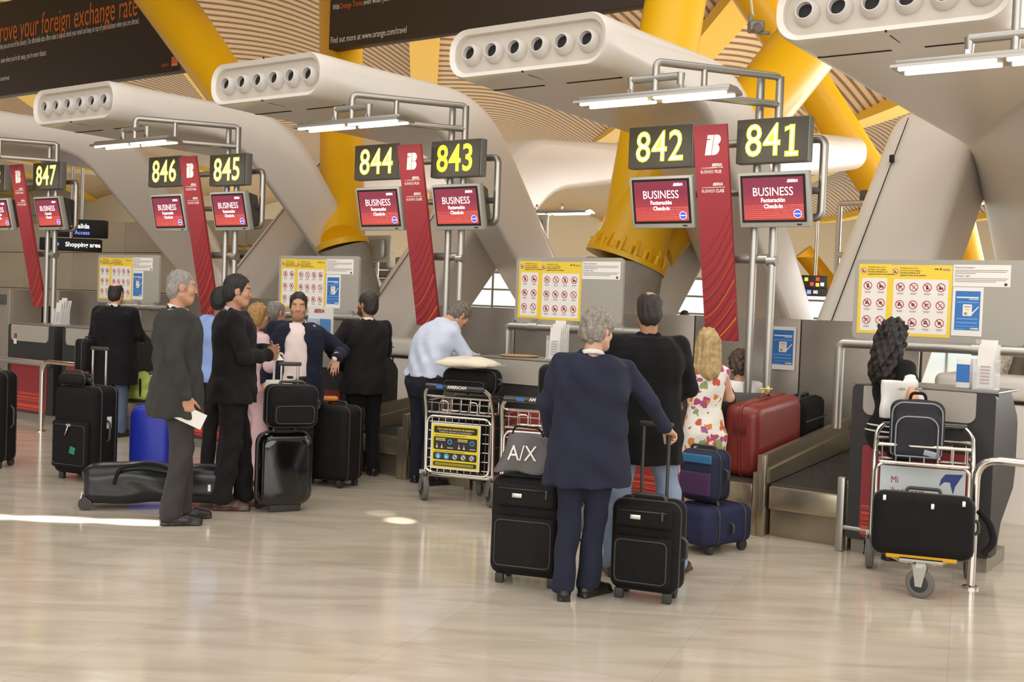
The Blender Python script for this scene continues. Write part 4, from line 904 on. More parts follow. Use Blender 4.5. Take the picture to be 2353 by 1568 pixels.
def person(label, px, heading, H=1.75, pose=None, skin='tan', hair=None, wear=(), head=(0, 0, 0), lean=None, female=False, hands=None, seed=1, build=1., pos=None, group=None, headoff=(0, 0, 0), torso=None, beard=None, shoes='shoe_black', feet=None, brow='2a2320', footyaw=(12, -12), hbody=.009):
    s = H/1.75; p = pos if pos is not None else fl(*px); o = thing('person', label, 'person', p, math.radians(heading)-math.pi/2, group)
    J = {}
    for k, v in DEF.items():
        for sd, sg in (('L', -1), ('R', 1)): J[k+sd] = np.array((v[0]*sg*(build if k in ('sh', 'el', 'wr') else 1), v[1], v[2]))
    for k, v in (pose or {}).items(): J[k] = np.array(v, float)
    J = {k: v*s for k, v in J.items()}
    le = lean or [(0, 0, 0), (2, 0, 0)]                                     # (height, sideways, forward) of the spine
    lz = [a[0]*s for a in le]
    def sp(z): return np.array((np.interp(z, lz, [a[1]*s for a in le]), np.interp(z, lz, [a[2]*s for a in le]), 0))
    def rows(inf, z0, z1, flare=0.): 
        R = []
        for z, a, b, cy in (torso or TORSO):
            z *= s
            if z < z0-.12*s or z > z1+.06*s: continue
            q = sp(z); R.append((z, q[0], q[1]+cy*s, (a*build+inf)*s, (b*build+inf)*s))
        R.sort(); A = np.array(R); 
        out = []
        for z in np.linspace(z0, z1, 14): out.append([z]+[np.interp(z, A[:, 0], A[:, i]) for i in range(1, 5)])
        for r in out: r[3] += flare*max(0, (1.02*s-r[0]))*.25; r[4] += flare*max(0, (1.02*s-r[0]))*.25
        return out
    neck = np.array((0, -.018*s, 1.46*s))+sp(1.46*s); Rh = rot(*head); hc = neck + Rh@(np.array((0, .022, .165))*s) + np.array(headoff)*s
    hs = s*.94
    # ---- body: one continuous skin surface inside the clothes
    F = Field(); F.loft(rows(-.035, .93*s, 1.45*s), k=.03)
    for sd in 'LR':
        F.cap(J['hip'+sd], J['knee'+sd], .052*s, .042*s, .03); F.cap(J['knee'+sd], J['ank'+sd], .042*s, .032*s, .02)
        F.cap(neck+np.array((0, 0, -.05*s)), J['sh'+sd]-np.array((0, 0, .02*s)), .03*s, .03*s, .03); F.cap(J['sh'+sd]-np.array((0, 0, .02*s)), J['el'+sd], .036*s, .036*s, .03); F.cap(J['el'+sd], J['wr'+sd], .039*s, .028*s, .02)
        fy = math.radians(footyaw[0 if sd == 'L' else 1]); a = J['ank'+sd]; fd = np.array((-math.sin(fy), math.cos(fy), 0)); F.cap(a, a+fd*.12*s-np.array((0, 0, .045*s)), .03*s, .022*s, .02)
    add_head(F, hc, Rh, hs, neck, female)
    for sd, sg in (('L', 1), ('R', -1)):
        hd = (hands or {}).get(sd, {}); d = hd.get('d'); d = unit(J['wr'+sd]-J['el'+sd]) if d is None else np.array(d, float)
        pn = np.array(hd.get('pn', (-.9*(-sg), 0, 0) if False else ((1, 0, 0) if sd == 'L' else (-1, 0, 0))), float)
        add_hand(F, J['wr'+sd], d, pn, -sg*hd.get('flip', 1), hd.get('curl', (.3, .45, .35)), s*hd.get('size', .98)*(.9 if female else 1), thumb=hd.get('thumb', .35))
    base = np.array(lin(SKIN.get(skin, skin))); lipc = base*np.array((.85, .55, .55)); browc = np.array(lin(brow))
    def tone(V):
        col = np.tile(np.r_[base, 1], (len(V), 1)); q = ((V-hc)@Rh)/hs
        def paint(mask, c, f=1.): col[mask, :3] = col[mask, :3]*(1-f)+np.asarray(c)*f
        near = np.linalg.norm(q, axis=1) < .2
        ax = np.abs(q[:, 0]); paint(near & (q[:, 1] > .05) & (np.abs(ax-.032) < .02) & (np.abs(q[:, 2]-.026-.1*(.04-ax)*0) < .0055), browc, .85)
        e = near & (q[:, 1] > .06) & (((ax-.031)/.0115)**2+((q[:, 2]-.004)/.006)**2 < 1); paint(e, (.55, .5, .47)); paint(e & (((ax-.030)/.0055)**2+((q[:, 2]-.004)/.006)**2 < 1), (.03, .02, .015))
        paint(near & (q[:, 1] > .07) & (ax < .023) & (np.abs(q[:, 2]+.068) < .0105), lipc, .8)
        paint(near & (q[:, 1] > .055) & (np.abs(q[:, 2]+.02) < .03) & (ax < .05), base*np.array((1.08, .86, .8)), .25)
        if beard is not None: paint(near & (q[:, 1] > .0) & (q[:, 2] < -.045+.25*np.maximum(0, ax-.045)*2) & (q[:, 2] > -.15) & ~((ax < .02) & (np.abs(q[:, 2]+.068) < .009)) & (q[:, 1]-.25*q[:, 2] > .02), lin(beard[0]), beard[1])
        return col
    field_object('body', F, .0075, skin_mat(), o, color=tone)
    # ---- hair
    if hair:
        F = Field(); kd = hair.get('kind', 'short'); g = head_at(hc, Rh, hs); Rt = Rh.T; am = hair.get('amp', .003); f = hair.get('f', 150); fz = hair.get('fz', 40); vol = hair.get('vol', 0.)
        F.ell(g((0, -.016, .040)), np.array((.081+vol, .100+vol, .092+vol))*hs, .01, R=Rt)
        if kd in ('short', 'bald', 'curlyshort'):
            F.ell(g((0, -.05, -.02)), np.array((.076+vol*.8, .068+vol, .088))*hs, .02, R=Rt)
            F.cap(g((-.072, .02, .0)), g((-.070, .022, -.03)), .012*hs, .008*hs, .01); F.cap(g((.072, .02, .0)), g((.070, .022, -.03)), .012*hs, .008*hs, .01)
            F.ell(g((0, .085, -.04)), np.array((.086, .085, hair.get('fore', .102)))*hs, .008, 's', R=Rt); F.half(g((0, -.03, hair.get('nape', -.085))), Rh@np.array((0, .25, -1.)))
            for x in (-1, 1): F.ell(g((.08*x, .0, -.02)), np.array((.02, .026, .036))*hs, .006, 's', R=Rt)
            if kd == 'bald': F.ell(g((0, hair.get('by', -.01), .15)), np.array(hair.get('br', (.058, .082, .075)))*hs, .01, 's', R=Rt)
        elif kd == 'bob':
            F.ell(g((0, -.03, -.03)), np.array((.088, .085, .115))*hs, .03, R=Rt); F.ell(g((0, .1, -.05)), np.array((.06, .085, .105))*hs, .01, 's', R=Rt); F.half(g((0, 0, hair.get('nape', -.12))), Rh@np.array((0, .1, -1.)))
        elif kd == 'long':
            for (a, b, ra, rb) in hair['locks']: F.cap(g(a), g(b), ra*hs, rb*hs, .03)
            F.ell(g((0, .1, -.05)), np.array((.058, .085, .10))*hs, .01, 's', R=Rt)
        for (a, b, ra, rb) in hair.get('extra', ()): F.cap(g(a), g(b), ra*hs, rb*hs, .02)
        hm = mat('hair_'+hair['name'], hair['col'], hair.get('rough', .55), noise=hair.get('mix', .35), nscale=hair.get('ns', 45), bump=.5, bscale=180)
        field_object('hair', F, .006, hm, o, strands(seed, am, f, fz))
    # ---- clothes
    for wi, c in enumerate(wear):
        kd = c['kind']; F = Field(); nz = folds(seed*7+wi, c.get('amp', .003)); h = hbody
        if kd in ('jacket', 'shirt', 'dress'):
            inf = c.get('inf', {'jacket': .028, 'shirt': .010, 'dress': .006}[kd]); z0 = c.get('hem', .80)*s; z1 = 1.47*s
            F.loft(rows(inf, z0, z1, c.get('flare', .12 if kd == 'jacket' else 0)), c.get('n', 2.5), .03)
            thick = c.get('thick', {'jacket': .016, 'shirt': .012, 'dress': .008}[kd])*s; lo_ = c.get('sleeve', 1.)
            for sd in 'LR':
                S_h, E_, Wr = J['sh'+sd], J['el'+sd], J['wr'+sd]
                if kd == 'shirt' and lo_ == 0: continue
                F.cap(neck+np.array((0, .0, -.012*s))+(S_h-neck)*.22, S_h+np.array((0, 0, -.006*s)), .042*s, .045*s+thick, .022)
                if lo_ >= 1: F.cap(S_h-np.array((0, 0, .012*s)), E_, .046*s+thick, .041*s+thick, .018); e2 = E_+(Wr-E_)*(c.get('cuff', .93)); F.cap(E_, e2, .041*s+thick, .033*s+thick, .018)
                elif lo_ > 0: F.cap(S_h, S_h+(E_-S_h)*lo_, .046*s+thick, .047*s+thick, .03)
            if kd == 'jacket':
                for x in (-1, 1): F.cap(neck+np.array((0, -.043, .024))*s, neck+np.array((.052*x, -.02, .018))*s, .020*s, .020*s, .012); F.cap(neck+np.array((.052*x, -.02, .018))*s, neck+np.array((.054*x, .045, -.03))*s, .020*s, .016*s, .012)
                if c.get('open'):
                    w_ = c['open']*s; q = sp(1.25*s)
                    F.box(q+np.array((c.get('ox', 0)*s, .20*s, .97*s)), np.array((w_, .17*s, .34*s)), None, .03*s, .012, 's'); F.cap(q+np.array((c.get('ox', 0)*s, .14*s, 1.27*s)), neck+np.array((0, .085, .0))*s, w_*1.02, .055*s, .012, 's')
            F.ell(neck+np.array((0, .012, .045))*s, np.array((.058, .062, .06))*s, .006, 's')
            F.half((0, 0, z0), (0, 0, -1))
            for (a, b, r1, r2) in c.get('more', ()): F.cap(np.array(a)*s, np.array(b)*s, r1*s, r2*s, .03)
            for (a, nrm) in c.get('cuts', ()): F.half(np.array(a)*s, nrm)
        elif kd in ('trousers', 'skirt'):
            inf = c.get('inf', .02); zt = c.get('top', 1.02)*s; rr = rows(c.get('hipinf', .0), .79*s, zt)
            for r in rr: f_ = 1-.30*max(0, min(1, (.93*s-r[0])/(.14*s)))**1.4; r[3] *= f_; r[4] *= f_
            F.loft(rr, 2.3, .05)
            for sd in 'LR':
                hp, kn, an = J['hip'+sd], J['knee'+sd], J['ank'+sd]
                if kd == 'skirt': kn = hp+(kn-hp)*c.get('len', 1.); F.cap(hp, kn, .088*s, .085*s, .06); continue
                F.cap(hp+np.array((0, -.005, -.02*s)), kn, .092*s*build, .058*s+inf*.4, .03); F.cap(kn, an+np.array((0, 0, .0)), .058*s+inf*.4, .046*s+inf, .03); F.half((0, 0, .045*s), (0, 0, -1))
        elif kd == 'collar':
            r0 = c.get('r', .062)
            for k in range(20):
                t0, t1 = 2*math.pi*k/20, 2*math.pi*(k+1)/20
                f_ = lambda t: neck+np.array((r0*math.sin(t), .006+r0*math.cos(t), .019-.023*math.cos(t)))*s
                if c.get('gap') and (k in (0, 19)): continue
                F.cap(f_(t0), f_(t1), .0075*s, .0075*s, .004); F.cap(f_(t0)-np.array((0, 0, .014*s)), f_(t1)-np.array((0, 0, .014*s)), .0085*s, .0085*s, .004)
            nz = None; h = .006
        elif kd == 'hem_trim':
            for sd in c['sides']: S_h, E_ = J['sh'+sd], J['el'+sd]; d = unit(E_-S_h); e = S_h+(E_-S_h)*c['at']; F.cap(e, e+d*.03*s, .062*s, .060*s, .004)
            nz = None; h = .006
        elif kd == 'cuff':
            for sd in c['sides']: E_, Wr = J['el'+sd], J['wr'+sd]; d = unit(Wr-E_); F.cap(Wr-d*.016*s, Wr+d*.008*s, .036*s, .035*s, .004)
            nz = None; h = .006
        elif kd == 'belt':
            z = c.get('z', 1.0)*s; F.loft([[r[0], r[1], r[2], r[3], r[4]] for r in rows(c.get('inf', .008), z-c.get('w', .018)*s, z+c.get('w', .018)*s)], 2.3, .005); nz = None; h = .006
        elif kd == 'tie':
            a = neck+np.array((0, .07, .02))*s; F.cap(a, a+np.array((0, .05, -.1))*s, .014*s, .02*s, .01); F.cap(a+np.array((0, .05, -.1))*s, a+np.array((0, .055, -.4))*s, .02*s, .03*s, .01); nz = None
        field_object(c.get('name', kd), F, h, c['m'], o, nz)
    # ---- shoes
    if shoes:
        for sd in 'LR':
            a = J['ank'+sd]; fy = math.radians(footyaw[0 if sd == 'L' else 1]); fd = np.array((-math.sin(fy), math.cos(fy), 0)); z = a[2]-.085*s; F = Field(); B = np.array((a[0], a[1], z))
            F.cap(B-fd*.035*s+np.array((0, 0, .042*s)), B+fd*.10*s+np.array((0, 0, .036*s)), .040*s, .042*s, .02); F.cap(B+fd*.10*s+np.array((0, 0, .034*s)), B+fd*.185*s+np.array((0, 0, .026*s)), .042*s, .030*s, .02); F.cap(B+np.array((0, 0, .05*s)), B+np.array((0, -.0, .09*s)), .038*s, .038*s, .02)
            F.box(B+fd*.07*s+np.array((0, 0, .008*s)), np.array((.041, .14, .010))*s, np.stack([np.cross(fd, (0, 0, 1)), fd, (0, 0, 1)]), .012, .01); F.half((0, 0, z+.001), (0, 0, -1), .002)
            field_object('shoe', F, .008, mat(shoes, {'shoe_black': '1d1a19', 'shoe_brown': '4a2d22', 'sandal': '6b5344'}.get(shoes, '1d1a19'), .35), o)
    return o
# ================================================================ LUGGAGE AND TROLLEYS (builders)
def rbox(mb, c, d, r, mi=0, mtx=None, seg=4): mb.box(c, d, mi, r, 0, seg, mtx)
def soft_case(label, loc, rz, wd, dp, h, m='bagblack', name='suitcase', handle=.0, hx=.2, gray=False, pockets=1, wheels=True, tag_=False, badge=True, lean=0., grip='nickel', group=None, tongue=None):
    """upright wheeled case: front faces local -y, pull handle at the back"""
    o = thing(name, label, 'suitcase', loc, rz, group); z0 = .055 if wheels else 0.; o.rotation_euler.x = lean
    mb = MB(); rbox(mb, (0, 0, z0+(h-z0)/2), (wd, dp, h-z0), min(.06, dp*.25)); mb.build('shell', M[m], o)
    q = MB()
    for y in (-dp*.22, dp*.3):                                       # piping round the edge
        R = rrect(wd+.004, h-z0+.004, min(.06, dp*.25)+.002, 4, 0, z0+(h-z0)/2); q.tube([(x, y, z) for x, z in R], .006, 0, 6, True)
    q.build('piping', M['zip'], o)
    if pockets:
        q = MB(); rbox(q, (0, -dp/2-.012, z0+h*.32), (wd*.86, .06, h*.5), .025); pk = q.build('front_pocket', M[m], o)
        q = MB(); q.tube([(x, -dp/2-.044, z) for x, z in rrect(wd*.76, h*.42, .03, 3, 0, z0+h*.32)[:]], .004, 0, 6, True); q.build('zip', M['zip'], pk)
    if pockets > 1:
        q = MB(); rbox(q, (0, -dp/2-.01, z0+h*.76), (wd*.84, .05, h*.22), .022); pk = q.build('upper_pocket', M[m], o)
        q = MB(); q.tube([(-wd*.36, -dp/2-.037, z0+h*.82), (wd*.36, -dp/2-.037, z0+h*.82)], .004, 0, 6); q.box((wd*.3, -dp/2-.04, z0+h*.79), (.01, .006, .05)); q.build('zip', M['zip'], pk)
    if badge: q = MB(); q.box((-wd*.1, -dp/2-.038, z0+h*(.76 if pockets > 1 else .66)), (.06, .006, .026), 0, .004); q.build('badge', M['nickel'], o)
    if tongue: q = MB(); q.box((0, -dp/2-.045, z0+h*.53), (.05, .01, .02)); q.tube([(0, -dp/2-.05, z0+h*.52), (-.03, -dp/2-.055, z0+h*.42)], .007, 0, 6); q.build('buckle', M['nickel'], o)
    q = MB(); q.tube([(-.1, -dp*.1, h-.005), (-.09, -dp*.1, h+.03), (.09, -dp*.1, h+.03), (.1, -dp*.1, h-.005)], .011, 0, 8, round_=.03); q.build('top_handle', M['zip'], o)
    q = MB(); q.tube([(wd/2-.005, 0, h*.42), (wd/2+.03, 0, h*.45), (wd/2+.03, 0, h*.62), (wd/2-.005, 0, h*.65)], .010, 0, 8, round_=.03); q.build('side_handle', M['zip'], o)
    if handle:
        q = MB(); a = hx/2; y = dp/2-.03
        for x in (-a, a): q.cyl((x, y, h-.02), (x, y, h+handle), .010, 0, 8)
        th = q.build('pull_handle', M[grip] if grip != 'black' else M['zip'], o); q = MB(); rbox(q, (0, y, h+handle), (hx+.05, .03, .032), .012); q.build('grip', M['zip'], th)
    if wheels:
        for x in (-wd*.36, wd*.36):
            q = MB(); q.tube([(x-.016, dp*.36, .038), (x+.016, dp*.36, .038)], .038, 0, 16); q.build('wheel', M['hub'], o)
            q = MB(); rbox(q, (x, -dp*.3, .03), (.05, .04, .06), .008); q.build('foot', M['hub'], o)
    return o
def hard_case(label, loc, rz, wd, dp, h, m='gloss', handle=0., lean=0., name='suitcase', wheels=True):
    o = thing(name, label, 'suitcase', loc, rz); o.rotation_euler.x = lean; z0 = .05 if wheels else 0
    mb = MB()
    for sg in (-1, 1):
        R = []
        for y, f in ((0, 1), (sg*dp*.3, 1), (sg*dp*.42, .955), (sg*dp*.48, .88), (sg*dp*.5, .75)): R.append([(x*f, y, z0+(h-z0)/2+z*f*(1 if f > .9 else .985)) for x, z in rrect(wd, h-z0, .09, 6)])
        mb.loft(R)
    mb.build('shell', M[m], o)
    q = MB(); q.tube([(x, 0, z) for x, z in rrect(wd+.006, h-z0+.006, .09, 6, 0, z0+(h-z0)/2)], .012, 0, 8, True); q.build('rim', M['zip'] if m == 'gloss' else M[m], o)
    q = MB(); q.tube([(-.09, 0, h), (-.08, 0, h+.035), (.08, 0, h+.035), (.09, 0, h)], .013, 0, 8, round_=.03); q.build('top_handle', M['zip'] if m == 'gloss' else mat('red_grip', '6a2018', .5), o)
    if handle:
        q = MB()
        for x in (-.08, .08): q.cyl((x, dp*.3, h-.03), (x, dp*.3, h+handle), .011, 0, 8)
        th = q.build('pull_handle', M['nickel'], o); q = MB(); rbox(q, (0, dp*.3, h+handle), (.21, .03, .032), .012); q.build('grip', M['zip'], th)
    if wheels:
        for x in (-wd*.38, wd*.38): q = MB(); q.tube([(x-.02, dp*.4, .045), (x+.02, dp*.4, .045)], .045, 0, 16); q.build('wheel', M['hub'], o)
        q = MB(); rbox(q, (0, -dp*.25, .03), (wd*.6, .03, .06), .008); q.build('foot', M['hub'], o)
    return o
def wheel(parent, c, r, wd, ax, name='wheel', fork=True, up=.2):
    """rubber tyre with a dark hub; ax is the axle direction"""
    ax = Vector(ax).normalized(); c = Vector(c); z = Vector((0, 0, 1)); x = z.cross(ax).normalized(); mt = Matrix(((x.x, z.x, ax.x, c.x), (x.y, z.y, ax.y, c.y), (x.z, z.z, ax.z, c.z), (0, 0, 0, 1)))
    q = MB(); q.lathe([(r*.62, -wd*.42), (r*.8, -wd*.5), (r*.95, -wd*.4), (r, -wd*.15), (r, wd*.15), (r*.95, wd*.4), (r*.8, wd*.5), (r*.62, wd*.42)], mt, 0, 28); w_ = q.build(name, M['rubber'], parent)
    q = MB(); q.lathe([(.001, -wd*.38), (r*.25, -wd*.44), (r*.64, -wd*.36), (r*.64, wd*.36), (r*.25, wd*.44), (.001, wd*.38)], mt, 0, 24); q.build('hub', M['hub'], w_)
    if fork:
        q = MB()
        for sg in (-1, 1): q.add([mt @ Vector(p) for p in ((-r*.22, -r*.2, sg*wd*.66), (r*.22, -r*.2, sg*wd*.66), (r*.5, r*1.25, sg*wd*.5), (-r*.5, r*1.25, sg*wd*.5), (-r*.22, -r*.2, sg*wd*.56), (r*.22, -r*.2, sg*wd*.56), (r*.5, r*1.25, sg*wd*.4), (-r*.5, r*1.25, sg*wd*.4))], [(0, 1, 2, 3), (7, 6, 5, 4), (0, 4, 5, 1), (1, 5, 6, 2), (2, 6, 7, 3), (3, 7, 4, 0)])
        q.box(tuple(c+Vector((0, 0, r*1.25))), (wd*1.2, wd*1.2, r*.3)); q.build('fork', M['alu'], w_)
    return w_
def cart_sign(parent, org, xd, yd, wd, hh):
    mb = MB(); mt = face_mtx(org, xd, yd); mb.prism(rrect(wd, hh, .004, 2, wd/2, hh/2), mt @ Matrix.Translation((0, 0, -.004)), .004, 1); strip(mb, .012, wd-.012, hh/2, hh-.024, mt, 0, .0008)
    for y0, y1 in ((.78, .93), (.42, .70), (.20, .36), (.06, .16)): mb.add([mt @ Vector((x, y, .0014)) for x, y in rrect(wd*.88, hh*(y1-y0), .012, 3, wd/2, hh*(y0+y1)/2)], [tuple(range(16))], 2)
    add_text(mb, 'Carro para uso exclusivo de pasajeros', mt @ Matrix.Translation((wd/2, hh*.875, .002)), hh*.062, 0, bold=.02, sx=.9); add_text(mb, 'Trolley for exclusive use of passengers', mt @ Matrix.Translation((wd/2, hh*.815, .002)), hh*.055, 1, sx=.9)
    for yy in (.735, .385): strip(mb, wd*.08, wd*.7, hh*yy, hh*.01, mt, 2, .0014)
    for x in (.1, .55):
        strip(mb, wd*x, wd*(x+.2), hh*.66, hh*.022, mt, 0, .002); strip(mb, wd*x, wd*(x+.2), hh*.625, hh*.014, mt, 1, .002); mb.ring((wd*(x+.29), hh*.6), hh*.035, hh*.055, mt @ Matrix.Translation((0, 0, .002)), 3)
        for k in range(2): mb.add([mt @ Vector((wd*(x+.03+.1*k)+a, hh*.46+b, .002)) for a, b in ((-.012, 0), (.012, 0), (.004, .012), (0, .04), (-.004, .012))], [(0, 1, 2, 3, 4)], 1)
        strip(mb, wd*(x+.24), wd*(x+.36), hh*.47, hh*.014, mt, 1, .002)
    for k in range(5):
        cx = wd*(.16+.17*k); mb.add([mt @ Vector((cx+hh*.065*math.cos(t), hh*.28+hh*.065*math.sin(t), .002)) for t in [2*math.pi*j/18 for j in range(18)]], [tuple(range(18))], 3 if k < 2 else 1)
        if k > 1: picto(mb, (cx, hh*.28), hh*.062, mt @ Matrix.Translation((0, 0, .002)), k+2)
        else: mb.add([mt @ Vector((cx+a*hh, hh*.28+b*hh, .0028)) for a, b in ((-.03, -.03), (.035, -.03), (.0, .035))], [(0, 1, 2)], 1)
    for yy in (.13, .11, .09): strip(mb, wd*.1, wd*.88, hh*yy, hh*.008, mt, 0, .002)
    return mb.build('instruction_plate', [M['yellowprint'], M['paper'], M['redprint'], M['skyprint'], M['greyprint']] if False else [mat('plate_yellow', 'e8cf1f', .4), M['paper'], M['inkblack'], M['skyprint']], parent)
def make_trolley(label, loc, rz, kind='basket', bar='AMERICAN'):
    """rear (handle) faces local -y, the load deck runs toward +y"""
    o = thing('luggage_trolley', label, 'trolley', loc, rz); cr = M['chrome']; Wd = .60; a = Wd/2
    wr = .105
    q = MB()
    for sg in (-1, 1): q.tube([(sg*a, .02, .2), (sg*a, .0, .72), (sg*a*.97, -.06, .90), (sg*a*.8, -.10, .95)], .016, 0, 10, round_=.08)
    q.cyl((-a, .02, .22), (a, .02, .22), .014); q.build('upright_frame', cr, o)
    q = MB(); q.tube([(-a*.86, -.10, .95), (a*.86, -.10, .95)], .022, 0, 12); hb = q.build('handle_bar', M['gloss'], o)
    q = MB(); mt = face_mtx((0, -.1225, .955), (1, 0, 0), (0, 0, 1)); add_text(q, bar, mt @ Matrix.Translation((.02, -.003, 0)), .034, 0, bold=.03, shear=.2); q.box((-.13, -.1215, .952), (.06, .004, .026), 1); q.build('bar_print', [M['printwhite'], M['blueprint']], hb)
    LN = .82 if kind != 'basket' else .56
    q = MB()                                                       # load deck: two tubes meeting at the front wheel
    for sg in (-1, 1): q.tube([(sg*a, .04, .21), (sg*a*.55, .5*LN, .17), (sg*.07, .82*LN, .2)], .016, 0, 10, round_=.2)
    q.tube([(-a*.8, .2*LN, .2), (a*.8, .2*LN, .2)], .012, 0, 8); q.tube([(-a*.5, .52*LN, .17), (a*.5, .52*LN, .17)], .012, 0, 8); q.tube([(-.12, .84*LN, .21), (.12, .84*LN, .21)], .016, 0, 8); q.build('deck_frame', cr, o)
    for sg in (-1, 1): wheel(o, (sg*a, .0, wr), wr, .05, (1, 0, 0) if kind != 'basket' else (.75, .66, 0))
    wheel(o, (0, .86*LN, .085), .085, .045, (1, .25, 0) if kind == 'basket' else (.35, 1, 0))
    q = MB()                                                       # top basket
    y0, y1, zt, zb = .0, .22, .86, .73
    q.tube([(-a*.96, y0, zt), (a*.96, y0, zt), (a*.9, y1, zt-.02), (-a*.9, y1, zt-.02)], .011, 0, 8, True); q.tube([(-a*.94, y0, zb+.08), (a*.94, y0, zb+.08)], .005, 0, 6)
    q.tube([(-a*.92, y0, zb), (a*.92, y0, zb), (a*.86, y1, zb), (-a*.86, y1, zb)], .009, 0, 8, True)
    for k in range(7): x = -a*.84+a*1.68*k/6; q.tube([(x, y0, zt-.02), (x, y0+.004, zb), (x, y1, zb), (x, y1, zt-.03)], .0042, 0, 5)
    for k in range(3): z = zb+.05*k; q.tube([(-a*.92, y0, z), (-a*.88, y1, z)], .004, 0, 5); q.tube([(a*.92, y0, z), (a*.88, y1, z)], .004, 0, 5)
    for x in (-.14, .12): q.tube([(x-.04, y0-.006, zb), (x-.04, y0-.006, zt-.03), (x+.04, y0-.006, zt-.03), (x+.04, y0-.006, zb)], .0045, 0, 6, round_=.03)
    q.build('basket', cr, o)
    q = MB(); yb = -.01 if kind == 'basket' else .03
    q.tube([(x, yb, z) for x, z in rrect(Wd*.93, .46, .05, 4, 0, .47)], .011, 0, 8, True)
    if kind == 'basket':
        for k in range(9): x = -a*.8+a*1.6*k/8; q.tube([(x, yb+.004, .25), (x, yb+.004, .69)], .004, 0, 5)
        for k in range(6): z = .28+.075*k; q.tube([(-a*.9, yb+.006, z), (a*.9, yb+.006, z)], .004, 0, 5)
        for k in range(3): z = .30+.16*k; q.tube([(a*.93, yb, z), (a*.9, .22, z)], .004, 0, 5); q.tube([(-a*.93, yb, z), (-a*.9, .22, z)], .004, 0, 5)
    q.build('panel_frame', cr, o)
    if kind == 'basket': cart_sign(o, (-.235, -.03, .275), (1, 0, 0), (0, 0, 1), .44, .375)
    else:
        q = MB(); q.box((0, .035, .47), (Wd*.86, .008, .43)); mt = face_mtx((a*.86, .0405, .26), (-1, 0, 0), (0, 0, 1))
        add_text(q, 'Mi', mt @ Matrix.Translation((.065, .335, .001)), .062, 1, align='LEFT', sx=.8); add_text(q, 'iberia.com', mt @ Matrix.Translation((.065, .265, .001)), .062, 1, align='LEFT', sx=.8); strip(q, .065, .225, .225, .006, mt, 3, .001)
        q.add([mt @ Vector((x, y, .001)) for x, y in ((.37, .36), (.395, .395), (.50, .40), (.475, .355), (.455, .32), (.445, .27), (.43, .32), (.425, .345), (.39, .345), (.36, .315))], [tuple(range(10))], 2)
        q.build('advert_panel', [mat('advert_pale', 'c3c9c9', .35), M['redprint'], mat('advert_navy', '2a3a7c', .5), M['greyprint']], o)
        q = MB(); rbox(q, (0, .80*LN, .235), (.40, .04, .045), .012); q.build('bumper_strip', mat('bumper_yellow', 'e0a818', .4), o)
    return o
def fabric_bag(label, loc, rz, name, wd, dp, h, m, taper=.85, cat='bag', ex=4.5, amp=.004, seed=1, nstrap=0, hz=.16):
    o = thing(name, label, cat, loc, rz); F = Field(); n = 6
    F.loft([(h*k/n, 0, 0, wd/2*(1-(1-taper)*(k/n)), dp/2*(1-.45*(k/n)**2)) for k in range(n+1)], ex, .02)
    field_object('body', F, max(.008, h*.03), m, o, folds(seed, amp, 18, 14))
    for k in range(nstrap):
        q = MB(); y = (-.2+.4*k)*dp*.6; q.tube([(-wd*.22, y, h-.03), (-wd*.2, y, h+hz*.7), (-wd*.06, y, h+hz), (wd*.06, y, h+hz), (wd*.2, y, h+hz*.7), (wd*.22, y, h-.03)], .009, 0, 8, round_=.05); q.build('strap', m, o)
    return o
